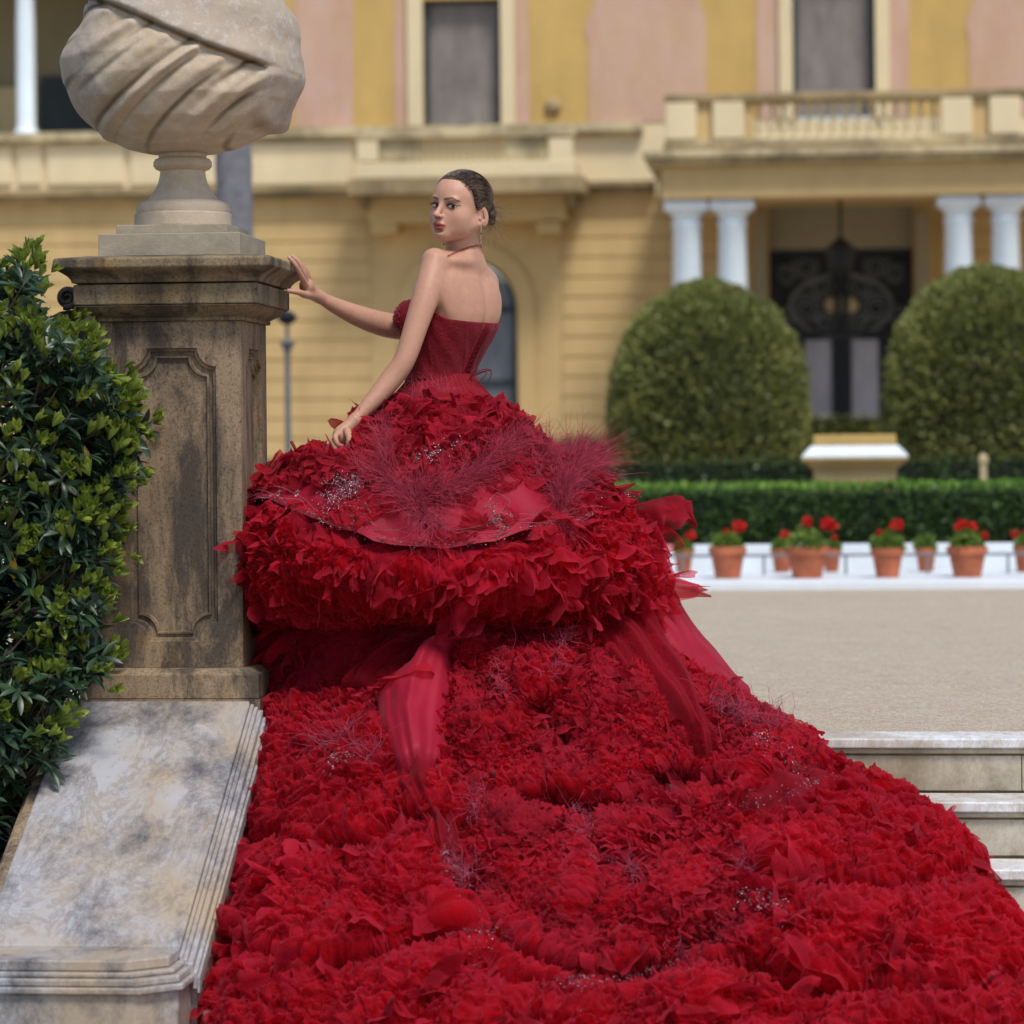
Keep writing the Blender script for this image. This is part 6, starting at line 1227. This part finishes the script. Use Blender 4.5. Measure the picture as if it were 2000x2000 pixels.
# ---- feathers
def spray(cs, n, L, up, seed, spread=1.0, mat='feather', lift=.035, rad=.00065):
    rng = np.random.default_rng(seed); mb = []; cs = np.array(cs, float); V = []; Fc = []; o = 0; K = 9
    k_ = rng.integers(0, len(cs) - 1, n) if len(cs) > 1 else np.zeros(n, int); f = rng.uniform(0, 1, n)[:, None]
    c = cs[k_] * (1 - f) + cs[np.minimum(k_ + 1, len(cs) - 1)] * f + rng.normal(size=(n, 2)) * 7
    P, T, D, N = dframe(c[:, 0], c[:, 1]); P = P + N * lift
    ux, uy = up; base = T * ux * -1 * np.sign((T[:, :1])) * -1 + D * uy if False else None
    Xd = np.array([1, 0, 0.]); Zd = np.array([0, 0, 1.]); d0 = Xd * ux + Zd * uy
    d = d0 + N * .55 + rng.normal(size=(n, 3)) * .42 * spread; d /= np.linalg.norm(d, axis=1, keepdims=True)
    b2 = rng.normal(size=(n, 3)) + N * .3; b2 /= np.linalg.norm(b2, axis=1, keepdims=True); Ls = L * rng.uniform(.45, 1.25, n); tt_ = np.linspace(0, 1, K)
    wv = rng.uniform(0, 6.28, n); P3_ = P[:, None] + (d[:, None] * tt_[None, :, None] + b2[:, None] * (tt_ ** 2)[None, :, None] * .65 + np.cross(d, b2)[:, None] * (np.sin(tt_[None] * 7 + wv[:, None]) * .15)[..., None] * tt_[None, :, None] + np.array([0, 0, -.25]) * (tt_ ** 2.5)[None, :, None]) * Ls[:, None, None]
    tg = np.gradient(P3_, axis=1); tg /= np.linalg.norm(tg, axis=2, keepdims=True); s1 = np.cross(tg, b2[:, None]); s1 /= (np.linalg.norm(s1, axis=2, keepdims=True) + 1e-9); s2 = np.cross(tg, s1)
    r = rad * (1.25 - .9 * tt_)[None, :, None] * rng.uniform(.7, 1.3, n)[:, None, None]
    ring = np.stack([P3_ + r * (s1 * math.cos(a) + s2 * math.sin(a)) for a in (0, 2.09, 4.19)], 2)
    V = ring.reshape(-1, 3); i0 = (np.arange(n) * K * 3)[:, None, None] + (np.arange(K) * 3)[None, :, None] + np.arange(3)[None, None, :]; i1 = np.roll(i0, -1, 2)
    F_ = np.stack([i0[:, :-1], i1[:, :-1], i1[:, 1:], i0[:, 1:]], -1).reshape(-1, 4); npmesh('feather_spray', rel(V), F_, M[mat], dress, True, kind='stuff')
S_ = [([(800, 812), (865, 790), (780, 835)], 170, .075, (.35, .8)), ([(765, 860), (750, 900), (780, 930)], 200, .095, (-.1, 1.0)), ([(760, 930), (790, 990), (830, 1010)], 260, .13, (-.5, .75)),
      ([(800, 990), (870, 985), (930, 940), (980, 900)], 420, .12, (.75, .75)), ([(930, 930), (990, 890), (1010, 880)], 160, .10, (.5, .9)), ([(820, 1010), (850, 1030)], 110, .12, (.15, -.9)),
      ([(1060, 900), (1050, 960)], 150, .11, (-.35, .9)), ([(1085, 1010), (1090, 960), (1110, 920)], 480, .14, (.15, 1.0)), ([(1110, 950), (1130, 930)], 260, .13, (.8, .7)), ([(1080, 1010), (1085, 1040)], 120, .11, (.2, -.8)), ([(700, 930), (735, 960)], 60, .09, (.3, .9))]
for i, (c, n, L, up) in enumerate(S_): spray(c, int(n * 1.8), L * .84, up, 70 + i, 1.3)
for i, (c, n, L, up) in enumerate(S_[2:9]): spray(c, n // 2, L * .9, up, 90 + i, 1.3, mat='feather_dark', lift=.035)
for i, (c, n, L) in enumerate([([(640, 1480), (690, 1470), (740, 1500)], 90, .12), ([(1100, 1250), (1080, 1290), (1060, 1350)], 60, .07), ([(1000, 1300), (985, 1400)], 36, .07), ([(1380, 1400), (1440, 1430), (1520, 1450)], 110, .12), ([(930, 1570), (945, 1620)], 40, .08), ([(1120, 1640), (1180, 1690), (1240, 1740)], 80, .08), ([(900, 1720), (930, 1740)], 60, .08), ([(1430, 1690), (1440, 1740), (1430, 1810)], 80, .09), ([(960, 1800), (980, 1860)], 34, .06), ([(1290, 1860), (1400, 1890)], 44, .07), ([(1110, 1620), (1100, 1600)], 26, .07)]):
    spray(c, int(n * 1.5), L * .8, (0, .25), 110 + i, 2.2, 'feather_train', .055, .0008)
# ---- beads
def beads(pts, rng, n, rad, mat, sc=5, lift=.034, name='bead_embroidery'):
    pts = np.array(pts, float); k = rng.integers(0, len(pts) - 1, n); f = rng.uniform(0, 1, n)[:, None]; c = pts[k] * (1 - f) + pts[k + 1] * f + rng.normal(size=(n, 2)) * sc
    P, T, D, N = dframe(c[:, 0], c[:, 1]); P = P + N * (lift + rng.uniform(0, .004, n))[:, None]; r = rad * .9 * rng.uniform(.6, 1.4, n); ov = np.array([[1, 0, 0], [-1, 0, 0], [0, 1, 0], [0, -1, 0], [0, 0, 1], [0, 0, -1]], float)
    d = rng.normal(size=(n, 3)); d /= np.linalg.norm(d, axis=1, keepdims=True); e1 = np.cross(d, [0.3, .5, .8]); e1 /= np.linalg.norm(e1, axis=1, keepdims=True); e2 = np.cross(d, e1)
    V = P[:, None] + r[:, None, None] * np.stack([d * 1.8, -d * 1.8, e1, -e1, e2, -e2], 1); t_ = np.array([(0, 2, 4), (0, 4, 3), (0, 3, 5), (0, 5, 2), (1, 4, 2), (1, 3, 4), (1, 5, 3), (1, 2, 5)])
    npmesh(name, rel(V.reshape(-1, 3)), (np.arange(n)[:, None, None] * 6 + t_[None]).reshape(-1, 3), mat, dress, False, kind='stuff', tri=True)
rb_ = np.random.default_rng(9); hem = list(zip(hemx, hemy - 8))
for mt in ('bead', 'garnet'):
    beads(hem, rb_, 420, .0018, M[mt], 4, .046); beads([(655, 950), (700, 965), (690, 985), (640, 1000)], rb_, 420, .0022, M[mt], 11, .05)
    beads([(815, 930), (850, 915), (890, 890)], rb_, 170, .0022, M[mt], 8, .066); beads([(700, 1010), (720, 1040)], rb_, 90, .0018, M[mt], 8, .046); beads([(960, 1000), (970, 1040), (1000, 1035)], rb_, 110, .0018, M[mt], 8, .046)
    beads([(1160, 985), (1200, 1005)], rb_, 80, .0018, M[mt], 7, .046); beads([(655, 1530), (700, 1500)], rb_, 60, .0020, M[mt], 8, .07)
    beads([(1470, 1480), (1520, 1510)], rb_, 90, .0020, M[mt], 9, .07); beads([(865, 1690), (880, 1760), (930, 1850), (970, 1890)], rb_, 170, .0020, M[mt], 9, .07); beads([(1480, 1790), (1500, 1800), (1480, 1820)], rb_, 90, .0025, M[mt], 10, .07)
    beads([(1100, 1960), (1150, 1970), (1340, 1930)], rb_, 110, .0020, M[mt], 12, .07); beads([(1410, 1610), (1560, 1570), (1630, 1560)], rb_, 60, .0020, M[mt], 6, .07); beads([(868, 1620), (880, 1680)], rb_, 110, .0022, M[mt], 8, .06)
def vine(pts, n, am, fr, lift=.046, mat='bead', rad=.0017):
    pts = np.array(pts, float); k = np.linspace(0, len(pts) - 1.001, n); i = k.astype(int); f = (k - i)[:, None]; c = pts[i] * (1 - f) + pts[i + 1] * f; c[:, 1] += am * np.sin(k * fr); c[:, 0] += am * .5 * np.cos(k * fr * 1.7)
    P, T, D, N = dframe(c[:, 0], c[:, 1]); P = P + N * lift; m = MB()
    for p in P: m.ball(rel(p), rad, 5, 3)
    m.build('beaded_vine', M[mat], dress, kind='stuff')
vine(hem, 420, 1.5, .5, .047, 'garnet', .0026); vine([(a, b - 9) for a, b in hem], 330, 3.5, 5.5); vine([(a, b - 24) for a, b in hem[5:10]], 130, 8, 3.3); vine([(a, b - 20) for a, b in hem[:5]], 130, 7, 3.1)
vine([(940, 1010), (965, 985), (990, 1000), (975, 1022), (955, 1012)], 60, 1, 3); vine([(700, 1035), (722, 1000), (735, 1020), (715, 1040)], 50, 1, 3); vine([(1010, 1035), (1050, 1015), (1085, 1030), (1120, 1020)], 60, 3, 4)
fl = MB()
for cx, cy in ((562, 981), (595, 982), (960, 1035), (985, 1032), (712, 1033), (870, 1705), (873, 1735), (1180, 985)):
    P, T, D, N = dframe(np.array([cx]), np.array([cy])); P, T, D, N = P[0] + N[0] * .046, T[0], D[0], N[0]
    for k in range(11): a = k / 11 * 6.283; dv = T * math.cos(a) + D * math.sin(a); fl.tube([rel(P + dv * .004), rel(P + dv * .010 + N * .002), rel(P + dv * .0145)], [.0007, .0014, .0006], 4)
fl.build('beaded_flower', M['bead'], dress, kind='stuff')
# ---- corset: lacing, binding, ribbon ends, jewelled cup
def back_pt(u, py, off=.010):
    z = float(at(880, py, BY)[2]); cx = np.interp(z, TC[:, 2], TC[:, 0]); a = np.interp(z, TC[:, 2], TA); b = np.interp(z, TC[:, 2], TB); v = -b * (1 - abs(u / a) ** 2.3) ** (1 / 2.3) - off
    return np.array([cx, BY, z]) + AX * u + FW * v
lc = MB(); ys = np.linspace(645, 728, 10)
for i in range(9):
    for s in (-1, 1): lc.tube([rel(back_pt(s * .017, ys[i], .009)), rel(back_pt(0, (ys[i] + ys[i + 1]) / 2, .013 + .001 * s)), rel(back_pt(-s * .017, ys[i + 1], .009))], .0012, 5)
lc.build('corset_lacing', M['tulle_fine'], dress)
for s in (-1, 1):
    m = MB(); m.tube([rel(back_pt(s * .020, y, .007)) for y in np.linspace(640, 732, 14)], [.0042] * 14, 8); m.build('lacing_placket', M['velvet'], dress, smooth=True)
rb = MB()
for k in range(5):
    p0 = back_pt(.0, 735, .02); P_ = [p0 + np.array([.02 * t_ + .03 * math.sin(t_ * 3.3 + k * 1.3) * t_ * (.5 + .25 * k), -.03 * t_, -.035 * t_ - .05 * t_ * math.sin(t_ * 2.5 + k * .7)]) for t_ in np.linspace(0, 1.5, 16)]; rb.tube([rel(p) for p in P_], .0016, 5)
rb.build('ribbon_ends', M['velvet'], dress)
m = MB(); jr = np.random.default_rng(5)
for i in range(420):
    d = jr.normal(size=3); d /= np.linalg.norm(d)
    if d @ FW < .1 : d = d - 2 * (d @ FW) * FW
    p = at(866, 624, BY) + FW * .072 + AX * jr.choice([-1, 1]) * .066 + d * .067; m.ball(rel(p), jr.uniform(.0014, .0036), 5, 3)
m.build('jewelled_cup', M['crystal'], dress, kind='stuff')
# ------------------------------------------------------------------ leafy shrub in the left foreground
br = np.random.default_rng(77)
BO = S.w(-3.0, -.1, -0.9); bush = empty('leafy_shrub', BO, 0, 'glossy evergreen shrub with pale green shoots filling the left edge beside the pillar', 'shrub')
def spat_leaf(name_, L, W, cup, bend, n=6):
    V = []; 
    for i in range(n + 1):
        t_ = i / n; w_ = W * (math.sin(math.pi * min(1, t_ ** 1.5 * .94 + .03)) ** .8) * .5 if 0 < i < n else W * .04; z = -bend * L * t_ * t_
        V += [(L * t_, -w_, z + cup * w_), (L * t_, 0, z), (L * t_, w_, z + cup * w_)]
    F_ = []
    for i in range(n):
        for k in (0, 1): a = i * 3 + k; F_.append((a, a + 3, a + 4, a + 1))
    return V, F_
def leafm(name, a, b, rough, trans, spec):
    t = NT(name); g_ = t.new('ShaderNodeNewGeometry'); oi = t.new('ShaderNodeObjectInfo'); ad = t.new('ShaderNodeMath', operation='ADD'); t.l.new(g_.outputs['Random Per Island'], ad.inputs[0]); t.l.new(oi.outputs['Random'], ad.inputs[1]); fr_ = t.new('ShaderNodeMath', operation='FRACT'); t.l.new(ad.outputs[0], fr_.inputs[0])
    col = t.ramp(fr_.outputs[0], [(0, a), (1, b)]); t.done(col, rough, spec); tr = t.new('ShaderNodeBsdfTranslucent'); t.l.new(col, tr.inputs[0]); mx = t.new('ShaderNodeMixShader'); mx.inputs[0].default_value = trans; t.l.new(t.b.outputs[0], mx.inputs[1]); t.l.new(tr.outputs[0], mx.inputs[2]); t.l.new(mx.outputs[0], t.out.inputs[0]); return t.m
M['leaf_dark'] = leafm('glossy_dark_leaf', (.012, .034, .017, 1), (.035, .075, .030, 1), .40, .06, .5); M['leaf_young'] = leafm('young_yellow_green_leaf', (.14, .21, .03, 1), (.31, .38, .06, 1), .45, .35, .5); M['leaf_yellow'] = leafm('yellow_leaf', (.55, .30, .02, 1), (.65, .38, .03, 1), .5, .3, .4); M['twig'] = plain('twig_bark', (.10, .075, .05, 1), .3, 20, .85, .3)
protos = {}
for kk_, (L, W, cup, bend, mt) in {'d0': (.098, .024, .5, .25, 'leaf_dark'), 'd1': (.084, .022, .35, .45, 'leaf_dark'), 'd2': (.108, .025, .6, .1, 'leaf_dark'), 'y0': (.058, .021, .7, -.15, 'leaf_young'), 'y1': (.046, .018, .8, -.3, 'leaf_young'), 'o': (.07, .024, .4, .2, 'leaf_yellow')}.items():
    V, F_ = spat_leaf(kk_, L, W, cup, bend); me = bpy.data.meshes.new('leaf'); me.from_pydata(V, [], F_); me.materials.append(M[mt]); me.shade_smooth(); protos[kk_] = (me, np.array(V), np.array(F_))
# right-hand outline of the shrub by photo row
oy = [485, 520, 560, 600, 640, 700, 760, 800, 860, 900, 960, 1040, 1100, 1160, 1230, 1300, 1340, 1400, 1470, 1530, 1600, 1680]; ox = [30, 60, 72, 62, 100, 185, 255, 285, 280, 260, 240, 225, 215, 195, 190, 215, 130, 110, 140, 40, 25, 5]
def outl(y): return np.interp(y, oy, ox)
tw = MB(); leaves = []; heads = []
ny = 0
while len(heads) < 560:
    y = br.uniform(530, 1640); mx_ = outl(y); x = mx_ - abs(br.normal()) * 90 - 12 if br.uniform() < .6 else br.uniform(-200, mx_ - 10)
    if x < -220 or x > mx_ - 6: continue
    if 560 < y < 600 and x > 60: continue
    dep = br.uniform(0, 1) ** 1.3; Y = 9.72 + dep * .55 - .15 * math.cos((x) / 120); heads.append((x, y, Y, dep))
heads.sort(key=lambda h: h[2])
for (x, y, Y, dep) in heads:
    P = at(x, y, Y); d = unit(np.array([.45 + .5 * br.normal(), -.55 + .35 * br.normal(), .75 + .35 * br.normal()])); b0 = P - d * .09 - np.array([.05, -.05, .04])
    tw.tube([b0 - BO, (b0 + P) / 2 + np.array([0, 0, -.012]) - BO, P - BO], [.0045, .0035, .0022], 6)
    young = br.uniform() < (.85 if y < 1150 else .4) ; n_d = br.integers(8, 13)
    e1 = unit(np.cross(d, [.2, .1, .9])); e2 = np.cross(d, e1)
    for i in range(n_d):
        a = i * 2.4 + br.uniform(-.2, .2); tilt = br.uniform(.15, .75); dr_ = unit((e1 * math.cos(a) + e2 * math.sin(a)) * 1.0 + d * tilt); leaves.append((P - d * br.uniform(.0, .045), dr_, d, br.choice(['d0', 'd1', 'd2']), br.uniform(.58, .92)))
    if young:
        for j in range(br.integers(2, 5)):
            c = P + d * br.uniform(.04, .075) + (e1 * br.normal() + e2 * br.normal()) * .022 * (j > 0)
            for i in range(9): a = i * 2.4; dr_ = unit((e1 * math.cos(a) + e2 * math.sin(a)) * br.uniform(.35, .9) + d * 1.0); leaves.append((c, dr_, d, br.choice(['y0', 'y1']), br.uniform(.6, 1.0)))
    elif br.uniform() < .02: leaves.append((P, unit(d + [0, 0, -1]), d, 'o', 1.0))
leaves.append((at(22, 1075, 9.7), unit([.1, -.2, -1]), unit([0, -1, 0]), 'o', 1.2)); leaves.append((at(165, 870, 9.75), unit([.3, -.2, -1]), unit([0, -1, 0]), 'o', .7))
sel = [i for i, l in enumerate(leaves) if l[3][0] != 'o']; order = sorted(range(len(leaves)), key=lambda i: leaves[i][0][1] - (1 if leaves[i][3] == 'o' else 0))
vis = [i for i in order if leaves[i][0][0] > at(0, 900, 9.8)[0]]; single = set(vis[:298]); accV = {}; 
for i, (p, dr_, up_, kd, sc_) in enumerate(leaves):
    x_ = dr_; y_ = unit(np.cross(up_ + 1e-3, x_)); z_ = np.cross(x_, y_); Rm = np.stack([x_, y_, z_], 1)
    if i in single:
        o = bpy.data.objects.new('leaf', protos[kd][0]); COL.objects.link(o); o.parent = bush; m4 = Matrix.Identity(4)
        for a in range(3):
            for b in range(3): m4[a][b] = Rm[a, b] * sc_
            m4[a][3] = (p - BO)[a]
        o.matrix_local = m4
    else:
        V = protos[kd][1] @ (Rm * sc_).T + (p - BO); accV.setdefault(kd[0], []).append((V, protos[kd][2]))
for kd, L_ in accV.items():
    nv_ = len(L_[0][0]); V = np.concatenate([v for v, f in L_]); F_ = np.concatenate([f + i * nv_ for i, (v, f) in enumerate(L_)]); npmesh('leaf_mass', V, F_, M[{'d': 'leaf_dark', 'y': 'leaf_young', 'o': 'leaf_yellow'}[kd]], bush, True, kind='stuff')
tw.build('twig', M['twig'], bush, smooth=True, kind='stuff')
# dim inner foliage that closes the shrub
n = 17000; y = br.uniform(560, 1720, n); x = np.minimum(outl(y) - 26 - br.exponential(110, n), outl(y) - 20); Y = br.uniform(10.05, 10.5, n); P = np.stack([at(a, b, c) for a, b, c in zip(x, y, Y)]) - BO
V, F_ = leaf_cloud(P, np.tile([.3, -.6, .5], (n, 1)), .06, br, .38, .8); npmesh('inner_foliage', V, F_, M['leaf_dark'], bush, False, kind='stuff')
m = MB()
for k in range(7): a = br.uniform(-.6, .05); a -= .35; m.tube([(a * .3 - .2, .3, 0), (a + .05, .35, .6), (a, .3, 1.2), (a - .1 + .05 * k, .2, 1.7)], [.03, .022, .014, .006], 8)
m.build('stem', M['twig'], bush, smooth=True)
